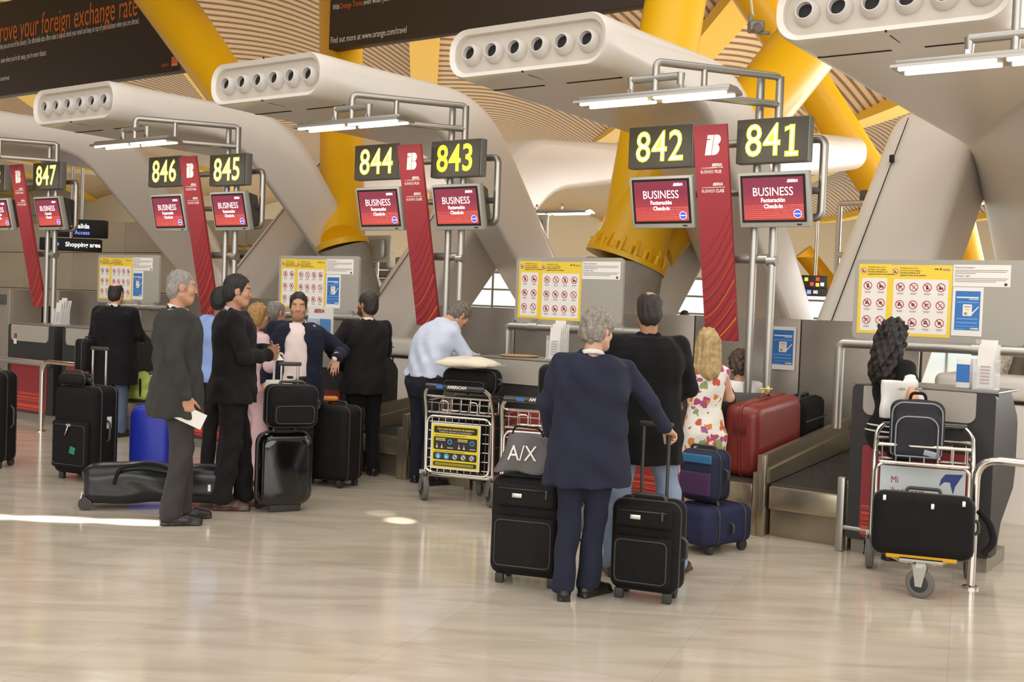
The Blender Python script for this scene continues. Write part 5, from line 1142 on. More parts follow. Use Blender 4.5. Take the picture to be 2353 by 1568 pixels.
# ================================================================ PEOPLE
NAVY = cloth('navy', '27293a'); BLACKC = cloth('black', '151415'); CHAR = cloth('charcoal', '3a3936'); CHARL = cloth('charcoal_trousers', '403c3b'); PLUM = cloth('dark_suit', '1e1a1b'); PLUM2 = cloth('dark_trousers', '211d1f')
PALEBLUE = cloth('pale_blue', 'c5ccdd', .8); SKYB = cloth('sky_stripe', '8ea6d8', .8); PINKSH = cloth('pale_pink', 'e3cfca', .8); PINK = cloth('pink', 'd9b8bd', .8); WHITEC = cloth('white', 'e6e2dc', .8); DENIM = cloth('denim_light', '8d9cb4', .85); DENIMD = cloth('denim_dark', '23242f', .85); BLKKNIT = cloth('black_knit', '191717', .9)
def floral():
    m = bpy.data.materials.new('floral_print'); m.use_nodes = True; n = m.node_tree.nodes; l = m.node_tree.links; b = n['Principled BSDF']; b.inputs['Roughness'].default_value = .8
    tc = n.new('ShaderNodeTexCoord'); v = n.new('ShaderNodeTexVoronoi'); v.inputs['Scale'].default_value = 19; v.inputs['Randomness'].default_value = 1
    nz = n.new('ShaderNodeTexNoise'); nz.inputs['Scale'].default_value = 22; mv = n.new('ShaderNodeMix'); mv.data_type = 'VECTOR'; mv.inputs['Factor'].default_value = .06
    l.new(tc.outputs['Object'], nz.inputs['Vector']); l.new(tc.outputs['Object'], mv.inputs[4]); l.new(nz.outputs['Color'], mv.inputs[5]); l.new(mv.outputs[1], v.inputs['Vector'])
    sp = n.new('ShaderNodeSeparateXYZ'); l.new(v.outputs['Color'], sp.inputs[0]); r = n.new('ShaderNodeValToRGB'); r.color_ramp.interpolation = 'CONSTANT'; e = r.color_ramp.elements; e[0].color = (*lin('b04a70'), 1); e[1].position = .25; e[1].color = (*lin('d9803a'), 1)
    for p, c in ((.45, 'c4553f'), (.6, 'e9e2d8'), (.78, '8f9a62'), (.9, 'a05a86')): k = e.new(p); k.color = (*lin(c), 1)
    l.new(sp.outputs[0], r.inputs['Fac']); d = n.new('ShaderNodeMath'); d.operation = 'LESS_THAN'; d.inputs[1].default_value = .50; l.new(v.outputs['Distance'], d.inputs[0])
    mx = n.new('ShaderNodeMix'); mx.data_type = 'RGBA'; mx.inputs[6].default_value = (*lin('e6dfd3'), 1); l.new(d.outputs[0], mx.inputs['Factor']); l.new(r.outputs['Color'], mx.inputs[7]); l.new(mx.outputs[2], b.inputs['Base Color']); return m
GREYH = dict(kind='curlyshort', name='grey_wavy', col='8a8176', amp=.006, f=130, fz=90, vol=.016, mix=.35, ns=60, fore=.112)
# blue suited man, from behind, right hand on the case handle
person('man in dark blue suit, grey wavy hair, right hand on a suitcase handle', (1338, 1376), 84, 1.63,
    pose=dict(hipL=(-.085, 0, .93), hipR=(.08, 0, .93), ankL=(-.11, -.05, .085), kneeL=(-.10, 0, .5), ankR=(.03, .06, .085), kneeR=(.055, .04, .5), shL=(-.19, -.01, 1.42), shR=(.205, .02, 1.40), elR=(.36, .06, 1.19), wrR=(.455, .15, 1.035), elL=(-.255, .0, 1.17), wrL=(-.235, .13, .98)),
    skin='fair', hair=GREYH, head=(-38, 10, 0), seed=3, build=1.16, hands=dict(R=dict(d=(.6, .45, -.45), pn=(-.2, -.3, -1), curl=(.9, 1.0, .7))), footyaw=(5, -38),
    wear=(dict(kind='jacket', m=NAVY, hem=.69, flare=.18, inf=.03, amp=.005), dict(kind='trousers', m=cloth('navy_trousers', '262838'), inf=.022, amp=.005), dict(kind='collar', m=WHITEC, r=.068)))
person('man in black jacket and light jeans, thinning hair, back turned beside the blue suited man', (1466, 1322), 92, 1.75,
    pose=dict(ankL=(-.16, -.02, .085), kneeL=(-.14, .02, .5), ankR=(.24, .04, .085), kneeR=(.18, .05, .5), elR=(.275, .04, 1.16), wrR=(.20, .22, 1.08), elL=(-.265, .04, 1.16), wrL=(-.20, .22, 1.06)), skin='olive',
    hair=dict(kind='bald', name='dark_brown', col='2a221e', by=-.035, br=(.05, .06, .062), mix=.3), seed=5, build=1.1, shoes='shoe_brown', footyaw=(5, -32),
    wear=(dict(kind='jacket', m=BLACKC, hem=.70, flare=.1, inf=.03), dict(kind='trousers', m=DENIM, inf=.024, amp=.004)))
person('tall man in grey suit with short grey hair holding a white envelope, profile right', (398, 1201), 22, 1.80,
    pose=dict(ankL=(-.09, .06, .085), kneeL=(-.085, .06, .5), ankR=(.10, -.03, .085), kneeR=(.095, .03, .5), elR=(.24, -.05, 1.15), wrR=(.235, .04, .885), elL=(-.25, 0, 1.15)), skin='tan',
    hair=dict(kind='bald', name='grey_short', col='8d8780', by=.05, br=(.055, .075, .06), mix=.25, fore=.120, vol=-.002), head=(-4, 4, 0), seed=8, build=1.1, hands=dict(R=dict(d=(.0, .25, -1), pn=(-1, .1, 0), curl=(.35, .5, .3))), brow='6a625c', shoes='shoe_black', footyaw=(8, -8),
    wear=(dict(kind='jacket', m=CHAR, hem=.74, flare=.16, inf=.03, amp=.006, open=.035), dict(kind='trousers', m=CHARL, inf=.030, amp=.004), dict(kind='shirt', m=WHITEC, inf=.004, sleeve=0, hem=1.0), dict(kind='collar', m=WHITEC)))
person('young man in black suit with dark hair, arms folded, profile right, brown shoes', (528, 1168), 14, 1.79,
    pose=dict(ankL=(-.09, .10, .085), kneeL=(-.09, .07, .5), ankR=(.09, -.06, .085), kneeR=(.09, .0, .5), elR=(.265, .07, 1.15), wrR=(.06, .25, 1.15), elL=(-.25, .08, 1.15), wrL=(.0, .26, 1.19)), skin='tan',
    hair=dict(kind='short', name='black_short', col='201a17', mix=.3, fore=.117, vol=.004), head=(-2, 3, 0), seed=11, build=1.1, shoes='shoe_brown', footyaw=(6, -8),
    wear=(dict(kind='jacket', m=PLUM, hem=.80, flare=.12, inf=.03, amp=.005), dict(kind='trousers', m=PLUM2, inf=.03, amp=.006), dict(kind='collar', m=PALEBLUE)))
person('balding man in long black coat and jeans, back turned at the farthest desk', (258, 1003), 80, 1.72,
    pose=dict(elR=(.27, .05, 1.17), wrR=(.22, .22, 1.12), elL=(-.25, -.02, 1.14), wrL=(-.27, .03, .87)), skin='fair', hair=dict(kind='bald', name='black_rim', col='231c19', by=-.03, br=(.066, .085, .082), mix=.25, fore=.11), seed=13, build=1.2,
    wear=(dict(kind='jacket', m=cloth('coat_black', '141315'), hem=.60, flare=.1, inf=.034), dict(kind='trousers', m=cloth('denim_mid', '58637a'), inf=.024), dict(kind='collar', m=WHITEC)), hands=dict(L=dict(curl=(.9, 1., .7))))
person('man in navy jacket and pale pink shirt leaning on the desk, facing forward', (672, 1118), -84, 1.68,
    pose=dict(shL=(-.19, -.02, 1.40), elL=(-.40, -.10, 1.225), wrL=(-.355, .12, 1.175), elR=(.27, -.02, 1.15), wrR=(.26, .08, .93)), skin='tan',
    hair=dict(kind='short', name='black_wavy', col='1c1715', mix=.3, fore=.121, vol=.002, amp=.004), head=(4, 6, 0), seed=17, build=1.16, hands=dict(L=dict(d=(.05, .25, -1), pn=(.0, -1, -.2), curl=(.15, .2, .15))), beard=('4a3a32', .35),
    wear=(dict(kind='jacket', m=cloth('navy_dark', '1c1e2e'), hem=.76, flare=.1, inf=.032, open=.098, amp=.005), dict(kind='shirt', m=PINKSH, inf=.014, sleeve=0, hem=.96, amp=.004), dict(kind='trousers', m=PLUM2, inf=.022), dict(kind='collar', m=PINKSH, gap=True, r=.07), dict(kind='cuff', m=WHITEC, sides='L'), dict(kind='belt', m=M['black'], z=.985, inf=.014)))
person('bearded man in black suit with hand on hip, turned away toward the desk', (830, 1092), 118, 1.71,
    pose=dict(elL=(-.36, -.05, 1.20), wrL=(-.20, .10, 1.02), elR=(.25, .10, 1.18), wrR=(.12, .25, 1.2), ankL=(-.08, .03, .085), ankR=(.1, -.04, .085)), skin='olive',
    hair=dict(kind='short', name='dark_crop', col='2b2019', mix=.4, vol=.006), head=(28, -6, 0), seed=19, build=1.06, beard=('241c18', .85), hands=dict(L=dict(d=(.5, .2, -.7), pn=(.6, 0, .5), curl=(.5, .6, .5))),
    wear=(dict(kind='jacket', m=PLUM, hem=.78, flare=.22, inf=.026, amp=.004), dict(kind='trousers', m=cloth('black_trousers', '1c191a'), inf=.02), dict(kind='collar', m=WHITEC)))
person('man in pale blue shirt and dark jeans bending over the desk, grey hair', (970, 1112), 42, 1.74,
    pose=dict(shL=(-.19, .13, 1.38), shR=(.19, .13, 1.38), elR=(.245, .26, 1.17), wrR=(.16, .47, 1.13), elL=(-.25, .25, 1.17), wrL=(-.12, .47, 1.14), ankL=(-.1, .02, .085), ankR=(.1, -.02, .085)), lean=[(0, 0, 0), (.95, 0, 0), (1.15, 0, .03), (1.3, 0, .09), (1.45, 0, .19), (1.6, 0, .23)], skin='tan', headoff=(0, .05, -.035),
    hair=dict(GREYH, name='grey_salt', col='6d665c', vol=.010), head=(-14, 42, 0), seed=23, build=1.12, shoes='shoe_black',
    wear=(dict(kind='shirt', m=PALEBLUE, inf=.026, hem=.97, thick=.020, amp=.0045, cuff=.9, more=[((-.07, .14, 1.425), (.07, .14, 1.425), .058, .058), ((-.02, .155, 1.46), (.02, .155, 1.46), .05, .05)]), dict(kind='trousers', m=DENIMD, inf=.022, top=.985, hipinf=.012), dict(kind='belt', m=cloth('belt_leather', '3a2a20', .5), z=.985, inf=.017)))
person('blonde woman in floral dress, back turned beside the black jacketed man', (1606, 1240), 98, 1.52, female=True,
    pose=dict(hipL=(-.08, 0, .9), hipR=(.08, 0, .9), elR=(.225, .04, 1.18), wrR=(.20, .24, 1.16), elL=(-.225, .04, 1.16), wrL=(-.16, .22, 1.1), shL=(-.15, -.01, 1.40), shR=(.15, -.01, 1.40)), skin='fair', brow='8a6a40',
    hair=dict(kind='long', name='blonde', col='b09464', mix=.35, ns=30, rough=.4, amp=.006, f=120, fz=10, vol=.008, locks=[((0, -.05, .0), (.0, -.085, -.24), .092, .085), ((-.06, -.02, -.03), (-.085, -.06, -.22), .05, .045), ((.06, -.02, -.03), (.075, -.06, -.2), .05, .04)]), seed=29, build=.9, shoes='sandal',
    torso=[(.5, .20, .15, 0), (.76, .195, .145, -.02), (.90, .192, .145, -.02), (1.0, .165, .12, 0), (1.10, .142, .10, 0), (1.2, .150, .11, 0), (1.3, .165, .125, .01), (1.38, .15, .10, 0), (1.43, .12, .08, -.01), (1.47, .07, .055, -.02)],
    wear=(dict(kind='dress', m=floral(), hem=.52, sleeve=.0, inf=.010, flare=0),))
# seated attendant: built standing on a low point, lower body hidden by the desk
person('person with brown curly hair and white shirt sitting behind the red suitcase', None, 100, 1.66, pos=att(1700, 800, 8.95) - Vector((0, 0, 1.68)), female=True,
    pose=dict(hipL=(-.09, 0, .93), kneeL=(-.1, .42, .92), ankL=(-.1, .42, .51), hipR=(.09, 0, .93), kneeR=(.1, .42, .92), ankR=(.1, .42, .51), elR=(.235, .10, 1.2), wrR=(.15, .30, 1.15), elL=(-.235, .10, 1.2), wrL=(-.15, .30, 1.15)), skin='tan',
    hair=dict(kind='curlyshort', name='brown_curly', col='4a3626', amp=.009, f=110, fz=100, vol=.018, mix=.5, ns=35, nape=-.11), head=(-20, 8, 0), seed=31, build=.98,
    wear=(dict(kind='shirt', m=WHITEC, inf=.018, hem=.90, thick=.018), dict(kind='trousers', m=BLACKC, inf=.016)))
person('woman with long black curly hair, black top with white trim, white handbag under her arm', None, 24, 1.63, pos=fl(2030, 1280), female=True,
    pose=dict(shL=(-.155, -.01, 1.40), shR=(.155, -.01, 1.40), elR=(.315, -.09, 1.18), wrR=(.335, .09, 1.03), elL=(-.16, .12, 1.16), wrL=(-.04, .27, 1.15)), skin='c9906a',
    hair=dict(kind='long', name='black_curly', col='1d1513', amp=.011, f=95, fz=80, vol=.018, mix=.4, ns=40, locks=[((0, -.07, .0), (0, -.12, -.26), .10, .095), ((-.04, -.06, -.06), (-.05, -.11, -.30), .085, .07), ((.045, -.06, -.06), (.05, -.11, -.30), .075, .06)]), head=(14, 2, 0), seed=37, build=.95,
    torso=[(.76, .175, .135, -.015), (.90, .180, .138, -.015), (1.0, .155, .115, 0), (1.10, .138, .10, 0), (1.2, .145, .11, .005), (1.3, .16, .125, .012), (1.38, .15, .10, 0), (1.43, .125, .08, -.01), (1.47, .07, .055, -.02)],
    wear=(dict(kind='shirt', m=BLKKNIT, inf=.012, hem=.93, sleeve=.42, thick=.014), dict(kind='hem_trim', name='sleeve_trim', m=WHITEC, sides='R', at=.36), dict(kind='belt', name='waist_stripe', m=WHITEC, z=.975, inf=.024, w=.006), dict(kind='belt', name='waist_stripe', m=WHITEC, z=.935, inf=.022, w=.006), dict(kind='collar', m=WHITEC), dict(kind='trousers', m=cloth('track_black', '1f1c1c'), inf=.02, top=.97, hipinf=.008)), hands=dict(R=dict(d=(-.3, .8, -.3), curl=(.4, .5, .4))))
# the group behind
person('man with black hair in striped light blue shirt half hidden behind the black suited man', (497, 1090), 60, 1.70, skin='brown', hair=dict(kind='short', name='jet', col='151211', vol=.006), seed=41, build=1.02, wear=(dict(kind='shirt', m=SKYB, inf=.02, hem=.86, thick=.018), dict(kind='trousers', m=PLUM2, inf=.02)), hbody=.012)
person('blonde woman in pink outfit with white handbag, behind the black suited man', (578, 1112), 48, 1.57, female=True, skin='tan',
    pose=dict(shL=(-.15, -.01, 1.40), shR=(.15, -.01, 1.40), elR=(.255, .0, 1.15), wrR=(.10, .19, 1.11), elL=(-.22, .02, 1.15), wrL=(-.03, .23, 1.14)), hair=dict(kind='bob', name='honey', col='a07a44', mix=.35, ns=40, amp=.004, f=130, fz=12, vol=.006, nape=-.105), head=(-12, 4, 0), seed=43, build=1.0, brow='7a5a34', shoes='sandal',
    torso=[(.60, .21, .17, 0), (.76, .20, .155, -.01), (.90, .192, .15, -.01), (1.0, .172, .13, 0), (1.10, .165, .12, 0), (1.2, .17, .125, .01), (1.3, .175, .135, .015), (1.38, .15, .10, 0), (1.43, .12, .08, -.01), (1.47, .07, .055, -.02)],
    wear=(dict(kind='shirt', m=PINK, inf=.016, hem=.90, thick=.02, amp=.005), dict(kind='trousers', name='trousers', m=cloth('pink_trousers', 'd8b4b6', .8), inf=.05, hipinf=.006, amp=.006)))
person('man in dark blue suit seen between the blonde woman and the man in pink shirt', (622, 1100), 62, 1.60, skin='tan', hair=dict(kind='bald', name='grey_fringe', col='7d766c', by=.02), head=(-10, 0, 0), seed=47, build=1.12, wear=(dict(kind='jacket', m=cloth('slate_navy', '2d3040'), hem=.78, inf=.028), dict(kind='trousers', m=PLUM2, inf=.02), dict(kind='collar', m=PALEBLUE)), hbody=.012)
person('distant agent in black waistcoat and white shirt seen past the red banner', None, -140, 1.68, pos=Vector((atY(1572, 800, 18.5).x, 18.5, 0)), skin='tan', hair=dict(kind='short', name='jet', col='151211', vol=.006), head=(20, 20, 0), seed=53, wear=(dict(kind='shirt', m=WHITEC, inf=.01, hem=.9, thick=.016), dict(kind='jacket', name='waistcoat', m=BLACKC, inf=.02, hem=.95, open=.07, thick=.002, amp=.0), dict(kind='trousers', m=BLACKC)), hbody=.013)
person('blonde person far behind, only hair visible right of the black jacketed man', None, 90, 1.63, pos=Vector((atY(1511, 760, 15.2).x, 15.2, 0)), female=True, skin='fair', hair=dict(kind='bob', name='pale_blonde', col='cdb683', amp=.004, vol=.01), seed=59, wear=(dict(kind='shirt', m=WHITEC, inf=.012), dict(kind='trousers', m=BLACKC)), hbody=.014)
person('person in zigzag striped blouse seen under the pipe rail behind the nearest desk', None, -70, 1.62, pos=W(-2.42, 11.2, 0), female=True, skin='tan', hair=dict(kind='bob', name='dark_bob', col='2a1f1a'), seed=61, wear=(dict(kind='shirt', m=mat('zigzag_blouse', 'd8ccb8', .8, noise=.45, nscale=38), inf=.014, hem=.86), dict(kind='trousers', m=BLACKC)), hbody=.014)
person('person in taupe shirt seen under the pipe rail behind the nearest desk', None, -95, 1.70, pos=W(-2.08, 11.0, 0), skin='tan', hair=dict(kind='short', name='jet', col='151211'), seed=67, pose=dict(elL=(-.27, .08, 1.15), wrL=(-.2, .26, 1.1)), wear=(dict(kind='shirt', m=cloth('taupe', '6f6558'), inf=.018, hem=.86, sleeve=.8), dict(kind='trousers', m=BLACKC)), hbody=.014)
person('person in navy top seen under the pipe rail at the right edge', None, -95, 1.66, pos=W(-1.62, 11.3, 0), skin='tan', hair=dict(kind='short', name='jet', col='151211'), seed=71, wear=(dict(kind='shirt', m=cloth('navy_top', '2a2f55'), inf=.018, hem=.86), dict(kind='trousers', m=BLACKC)), hbody=.014)
# ================================================================ LUGGAGE PLACED AS IN THE HALL
R_ = math.radians
def shell_of(o): return [c for c in o.children if c.name.startswith('shell')][0]
# blue suited man: case on the left with the carrier bag on top, case at his right hand
c = fl(1216, 1338); soft_case('black soft suitcase under the grey carrier bag, left of the blue suited man', c, R_(-18), .44, .26, .63, 'bagdark', pockets=2, name='suitcase')
b = fabric_bag('grey A/X carrier bag lying on the suitcase left of the blue suited man', c+Vector((-.03, -.02, .655)), R_(-8), 'carrier_bag', .36, .18, .22, mat('bag_grey', '5c5857', .6), taper=.72, amp=.006, seed=4)
q = MB(); add_text(q, 'A/X', at_xz(-.03, -.092, .115) @ Matrix.Rotation(-.14, 4, 'X'), .125, sx=.82); q.build('lettering', M['printwhite'], b)
q = MB(); q.tube([(-.1, -.03, .2), (-.09, -.03, .27), (.06, -.02, .26), (.09, -.02, .2)], .006, 0, 6, round_=.05); q.build('strap', M['bagdark'], b)
soft_case('black soft cabin case held by the blue suited man, in front of the jeans', fl(1484, 1374), R_(-22), .385, .23, .56, 'bagblack', handle=.42, hx=.15, pockets=2, grip='black')
# moving luggage of the man in jeans
c = fl(1632, 1262); o = soft_case('navy wheeled holdall behind the man in light jeans', c, R_(-52), .34, .50, .32, 'navybag' if 'navybag' in M else 'bagdark', pockets=0, badge=False, name='holdall'); shell_of(o).data.materials[0] = mat('bag_navy', '2a2d47', .7, noise=.15, nscale=9)
o = soft_case('dark blue and purple backpack lying on the navy holdall', c+Vector((-.06, .0, .345)), R_(-40), .30, .24, .34, 'bagdark', pockets=0, wheels=False, badge=False, name='backpack'); shell_of(o).data.materials[0] = mat('backpack_navy', '292d42', .7)
q = MB(); rbox(q, (0, -.125, .12), (.24, .03, .16), .02); q.build('purple_pocket', mat('backpack_purple', '4a3052', .7), o); q = MB(); rbox(q, (0, -.125, .29), (.24, .02, .06), .012); q.build('blue_band', mat('backpack_blue', '2b6a94', .6), o)
# red suitcase and black case on the belts
BZ = lambda t: .392+.12*(t-7.88)/1.7
rs = hard_case('large red hard shell suitcase standing on the belt', W(-3.555, 8.37, BZ(8.33)), AR+R_(90), .90, .29, .55, 'redcase', wheels=False); rs.rotation_euler.y = R_(-4)
q = MB(); q.box((-.455, 0, .38), (.02, .10, .10), 0, .008); q.box((-.462, 0, .38), (.016, .07, .06), 0, .01); q.build('side_latch', mat('red_latch', '63201b', .4), rs)
q = MB(); q.tube([(.02, 0, .585), (.0, -.03, .645), (-.04, -.05, .625)], .012, 0, 6); q.box((.04, .03, .595), (.10, .012, .03), 0, .004, .3); q.box((-.02, -.02, .635), (.03, .10, .008), 0, .003, .5); q.build('luggage_tag', mat('tag_yellow', 'd8cf7a', .6), rs)
bc = soft_case('boxy black pilot case behind the red suitcase', W(-3.56, 9.12, BZ(9.1)+.02), AR+R_(90), .46, .28, .46, 'bagblack', pockets=0, wheels=False, name='pilot_case', badge=False); bc.rotation_euler.y = R_(-4)
q = MB(); q.tube([(x, 0, z) for x, z in [(-.24, .29), (.24, .29)]], .012, 0, 6); q.box((0, -.143, .29), (.46, .006, .014)); q.build('seam', M['zip'], bc)
# basket trolleys
pa = fl(985, 1150); pb = fl(1113, 1164); ang = math.atan2(pb.y-pa.y, pb.x-pa.x); md = (pa+pb)/2
ta = make_trolley('basket trolley with yellow plate carrying black bags and a white pillow', md, ang, 'basket', 'AMERICAN')
T_l = Matrix.Translation(md) @ Matrix.Rotation(ang, 4, 'Z')
soft_case('black travel bag on top of the first basket trolley under the pillow', T_l @ Vector((.04, .14, .90)), ang, .46, .25, .19, 'bagblack', pockets=1, wheels=False, name='travel_bag', badge=False)
soft_case('black case inside the basket trolley below the travel bag', T_l @ Vector((.02, .34, .215)), ang, .44, .20, .64, 'bagdark', pockets=0, wheels=False, name='suitcase', badge=False)
o = thing('pillow', 'cream pillow in clear wrap lying on the trolley bag', 'pillow', T_l @ Vector((.02, .10, 1.10)), ang)
F = Field(); F.ell((0, 0, .05), (.21, .15, .052), .03); F.box((0, 0, .04), (.235, .16, .016), None, .014, .05); field_object('cushion', F, .010, mat('pillow_cream', 'ddd2bd', .6, coat=.2), o, folds(9, .004, 22, 14))
q = MB(); q.prism([(-.24, -.15), (-.30, -.10), (-.29, .10), (-.24, .15)], Matrix.Translation((0, 0, .035)), .004); q.prism([(.24, -.15), (.24, .15), (.28, .13), (.27, -.12)], Matrix.Translation((0, 0, .035)), .004); q.build('wrap_end', M['clear'], o)
pb = fl(1150, 1216); tb = make_trolley('second basket trolley with yellow plate, half hidden behind the carrier bag', pb+Vector((.27, .06, 0)), ang+.06, 'basket', 'AMERICAN')
soft_case('black bag hanging open on the second basket trolley', pb+Vector((.42, .30, .95)), ang+.3, .34, .2, .24, 'bagdark', pockets=0, wheels=False, badge=False, name='travel_bag')
# loaded trolley on the right, seen from its front wheel
pf = fl(2112, 1374); yaw = R_(161); mtc = Matrix.Rotation(yaw, 4, 'Z'); org = pf - mtc @ Vector((0, .705, 0))
make_trolley('chrome trolley at right with white advert panel, yellow bumper, black suitcase and rucksack', org, yaw, 'advert', 'TRANSIT')
T_c = Matrix.Translation(org) @ mtc
o = soft_case('black soft suitcase lying across the deck of the right trolley', T_c @ Vector((.0, .60, .225)), yaw+math.pi, .565, .24, .37, 'bagblack', pockets=0, wheels=False, badge=False, lean=R_(-8))
q = MB()
for x in (-.22, .05, .22): q.box((x, -.125, .33 if x != .05 else .30), (.02, .014, .035), 0, .004)
q.build('lock', M['nickel'], o); q = MB(); q.tube([(.31, .0, .3), (.38, .02, .22), (.40, .0, .12), (.34, -.02, .05)], .02, 0, 8, round_=.06); q.build('shoulder_strap', M['bagblack'], o)
o = thing('rucksack', 'dark grey rucksack with pale piping standing in the right trolley basket', 'backpack', T_c @ Vector((.05, .10, .745)), yaw+math.pi)
F = Field(); F.box((0, 0, .19), (.165, .085, .19), None, .07, .02); F.box((0, -.085, .15), (.145, .045, .14), None, .05, .03); field_object('body', F, .009, mat('rucksack_grey', '2f2e31', .75, noise=.12, nscale=12), o, folds(12, .0025, 24, 18))
q = MB()
for wd, hh, cz, y in ((.30, .33, .2, -.088), (.25, .25, .155, -.132)): q.tube([(x, y, z) for x, z in rrect(wd, hh, [.07, .07, .01, .01], 5, 0, cz)], .0045, 0, 6, True)
q.build('piping', mat('piping_pale', '8d8f98', .5), o); q = MB(); q.box((.07, -.133, .07), (.075, .006, .035), 0, .003, mtx=Matrix.Rotation(.2, 4, 'Y')); q.build('badge', mat('badge_grey', '9a9aa2', .4), o)
q = MB(); q.tube([(-.05, .03, .37), (-.04, .03, .42), (.04, .03, .42), (.05, .03, .37)], .010, 0, 8, round_=.03); q.build('carry_loop', M['bagdark'], o)
# group of suited travellers
hard_case('glossy black hard shell suitcase beside the brown shoes of the young man', fl(648, 1172), R_(28), .40, .27, .60, 'gloss', handle=0)
o = soft_case('black flight bag on top of the glossy black suitcase', fl(652, 1172)+Vector((.03, .0, .645)), R_(24), .38, .22, .31, 'bagblack', pockets=1, wheels=False, badge=False, name='flight_bag', handle=.16, hx=.13)
soft_case('large black wheeled suitcase right of the glossy black one', fl(765, 1114), R_(150), .46, .30, .70, 'bagdark', pockets=0, badge=False, handle=0)
q = MB()
o = thing('black_suitcase', 'black suitcase with tall pull handle behind the large black wheeled one', 'suitcase', fl(690, 1085), R_(10))
q = MB(); rbox(q, (0, 0, .38), (.4, .25, .66), .05); q.build('shell', M['bagdark'], o); q = MB(); q.tube([(-.09, .08, .7), (-.09, .08, 1.06), (.09, .08, 1.06), (.09, .08, .7)], .011, 0, 8, round_=.02); q.build('pull_handle', M['zip'], o)
for x in (-.14, .14): q = MB(); q.tube([(x-.02, .09, .04), (x+.02, .09, .04)], .04, 0, 14); q.build('wheel', M['hub'], o)
o = thing('snack_packet', 'orange and white packet lying on the large black wheeled suitcase', 'packet', fl(765, 1114)+Vector((-.06, .0, .735)), .3)
q = MB(); rbox(q, (0, 0, .02), (.16, .07, .045), .02); rbox(q, (-.14, .02, .02), (.12, .06, .04), .015, 1); q.build('wrapper', [mat('wrap_orange', 'd8842e', .4), mat('wrap_red', 'cf5a4c', .4)], o)
soft_case('large black soft suitcase with green sticker at left behind the duffel bag', fl(196, 1100), R_(-24), .46, .32, .80, 'bagblack', handle=.32, hx=.15, pockets=1, tongue=True, badge=False); o = [x for x in C.objects if x.get('label', '').startswith('large black soft suitcase with green')][0]
q = MB(); q.box((.0, -.205, .27), (.06, .004, .06), 0, 0, 0, 2, Matrix.Rotation(.25, 4, 'Y') @ Matrix.Translation((-.02, 0, 0))); q.build('green_sticker', mat('sticker_green', '1f7a5c', .5), o)
q = MB(); q.box((.232, .02, .50), (.004, .05, .10)); q.build('paper_tag', M['paper'], o)
soft_case('small black shoulder bag resting on the large suitcase at left', fl(196, 1100)+Vector((-.1, -.02, .81)), R_(-24), .28, .15, .09, 'bagdark', pockets=0, wheels=False, badge=False, name='shoulder_bag')
soft_case('dark handbag carried at the left side of the balding man in black', fl(205, 1003)+Vector((.0, -.05, .74)), R_(70), .34, .16, .34, 'bagdark', pockets=0, wheels=False, badge=False, name='handbag')
hard_case('royal blue suitcase standing behind the grey suited man', fl(352, 1092), R_(-10), .38, .25, .62, 'blue', handle=.28) if 'blue' in M else None
o = thing('duffel_bag', 'long shiny black wheeled duffel bag lying on the floor behind the grey suited man', 'duffel bag', fl(360, 1166), R_(15))
F = Field(); F.box((0, 0, .18), (.52, .155, .135), None, .09, .03); F.ell((-.2, 0, .26), (.34, .13, .08), .06); F.ell((.3, 0, .25), (.25, .13, .07), .06); field_object('body', F, .012, M['glossduffel'], o, folds(21, .006, 12, 14))
for y in (-.10, .10): q = MB(); q.tube([(-.50, y-.02, .05), (-.50, y+.02, .05)], .05, 0, 16); q.build('wheel', M['hub'], o); q = MB(); q.tube([(-.535, y, .06), (-.52, y, .14)], .008, 0, 6); q.build('wheel_stay', M['nickel'], o)
q = MB(); q.tube([(-.3, -.15, .2), (-.27, -.16, .32), (-.05, -.14, .36), (.12, -.15, .3), (.15, -.16, .2)], .014, 0, 8, round_=.08); q.build('carry_strap', M['bagdark'], o); q = MB(); q.box((.38, -.158, .17), (.02, .006, .05)); q.build('badge', M['nickel'], o)
o = thing('green_rucksack', 'lime green rucksack on the belt behind the grey suited man', 'backpack', W(-10.9, 7.98, .40), AR)
F = Field(); F.ell((0, 0, .15), (.17, .12, .17), .03); F.box((0, 0, .06), (.17, .12, .05), None, .04, .04); field_object('body', F, .011, mat('bag_lime', '9dac4a', .6), o, folds(5, .005)); q = MB(); q.tube([(-.15, -.09, .05), (-.12, -.12, .2), (-.02, -.12, .28)], .016, 0, 8, round_=.06); q.tube([(.1, -.11, .05), (.1, -.12, .25)], .012, 0, 8); q.build('strap', M['bagdark'], o)
o = soft_case('black suitcase cut off by the left edge of the frame', fl(-22, 1072), R_(-6), .36, .30, .86, 'bagblack', pockets=1, badge=False)
# carried things
o = thing('envelope', 'white envelope held by the grey suited man', 'envelope', atY(432, 955, 7.78), R_(8)); q = MB(); q.box((0, 0, 0), (.235, .006, .11), 0, 0, mtx=Matrix.Rotation(R_(24), 4, 'Y')); q.build('paper', M['paper'], o)
p = atY(640, 900, 9.45); b = fabric_bag('cream white handbag hanging from the blonde woman in pink', p-Vector((0, 0, .1)), R_(40), 'handbag', .26, .12, .2, mat('bag_cream', 'd9d4c4', .5), taper=.9, nstrap=1, hz=.22, seed=6)
o = thing('folded_paper', 'small white paper held by the blonde woman in pink', 'paper', atY(634, 822, 9.35), R_(30)); q = MB(); q.box((0, 0, 0), (.1, .13, .004), mtx=Matrix.Rotation(.3, 4, 'X')); q.build('sheet', M['paper'], o)
p = atY(2074, 906, 7.50); b = fabric_bag('white leather handbag under the arm of the curly haired woman', p-Vector((0, 0, .16)), R_(22), 'handbag', .36, .10, .24, mat('bag_white', 'dcd9d2', .4), taper=.66, amp=.008, seed=8, ex=2.8)
q = MB()
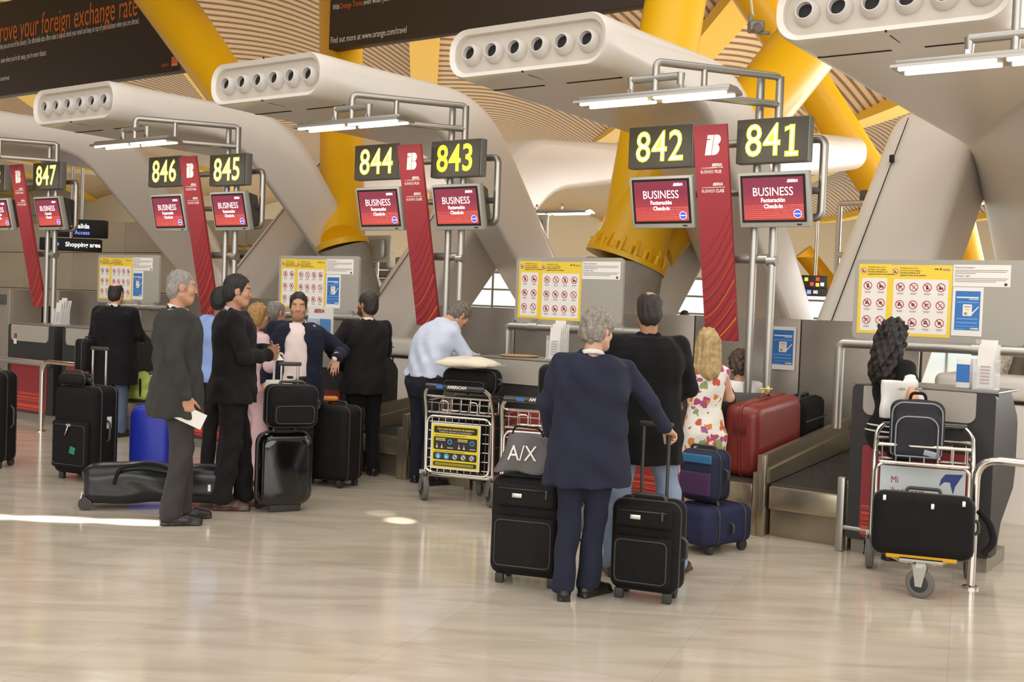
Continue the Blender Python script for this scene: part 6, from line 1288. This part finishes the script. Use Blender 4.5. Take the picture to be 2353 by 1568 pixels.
for x in (-.06, .08): q.tube([(x-.02, -.062, .2), (x+.02, -.064, .2)], .008, 0, 8)
q.build('buckle', M['nickel'], b)

# ================================================================ SMALL FAR THINGS
p = atY(1737, 62, 16.5); o = thing('hanging_camera', 'small grey camera unit hanging on a white cable left of the nearest hood', 'camera', p)
q = MB(); rbox(q, (0, 0, 0), (.22, .2, .16), .03); q.cyl((0, -.1, -.02), (.0, -.18, -.06), .06); q.box((.12, 0, -.08), (.18, .05, .05), 0, .01); q.box((-.08, 0, .12), (.05, .05, .12), 0, .01); q.build('housing', M['signcase'], o); q = MB(); q.tube([(-.05, 0, .15), (-.12, 0, .6), (-.2, 0, 2.4)], .018, 0, 8); q.build('cable', M['paper'], o)
a = att(478, 577, 13.9); b = att(612, 585, 13.9); o = thing('foil_duct', 'silvery foil duct behind the third banner stand', 'duct', a, AR); L_ = (b-a).length
q = MB(); q.tube([(L_*k/14, 0, .012*(k % 2)) for k in range(15)], [.12+.012*(k % 3) for k in range(15)], 0, 14); q.build('tube', M['chrome'], o); q = MB(); q.box((L_/2, 0, -.22), (L_+.4, .2, .08)); q.box((.1, .0, -.9), (.1, .1, 1.3)); q.box((L_, .0, -.9), (.1, .1, 1.3)); q.build('bracket', M['signcase'], o)
a = att(855, 640, 15.8); o = thing('far_counter', 'pale far counter seen left of the banner under 844', 'counter', Vector((a.x, a.y, 0)), AR)
q = MB(); rbox(q, (.6, 0, a.z/2), (1.6, .6, a.z), .03); q.build('body', M['white'], o); q = MB(); rbox(q, (.6, -.1, a.z+.08), (1.7, .7, .12), .03); q.build('top', M['signcase'], o); q = MB()
q.box((.2, 0, a.z+.35), (.5, .2, .3), 0, .02); q.box((.9, 0, a.z+.3), (.5, .2, .2), 0, .02); q.build('machine', M['deskgrey'], o)
a = atY(1590, 800, 17.7); o = thing('far_counter', 'orange topped far counter before the distant agent', 'counter', Vector((a.x, a.y, 0)), 0.)
q = MB(); q.box((0, 0, .5), (1.1, .5, 1.0), 0, .02); q.build('body', M['white'], o); q = MB(); rbox(q, (0, -.02, 1.06), (1.2, .6, .12), .05); q.build('top', mat('counter_orange', 'e0572e', .45), o)
bpy.context.view_layer.update()
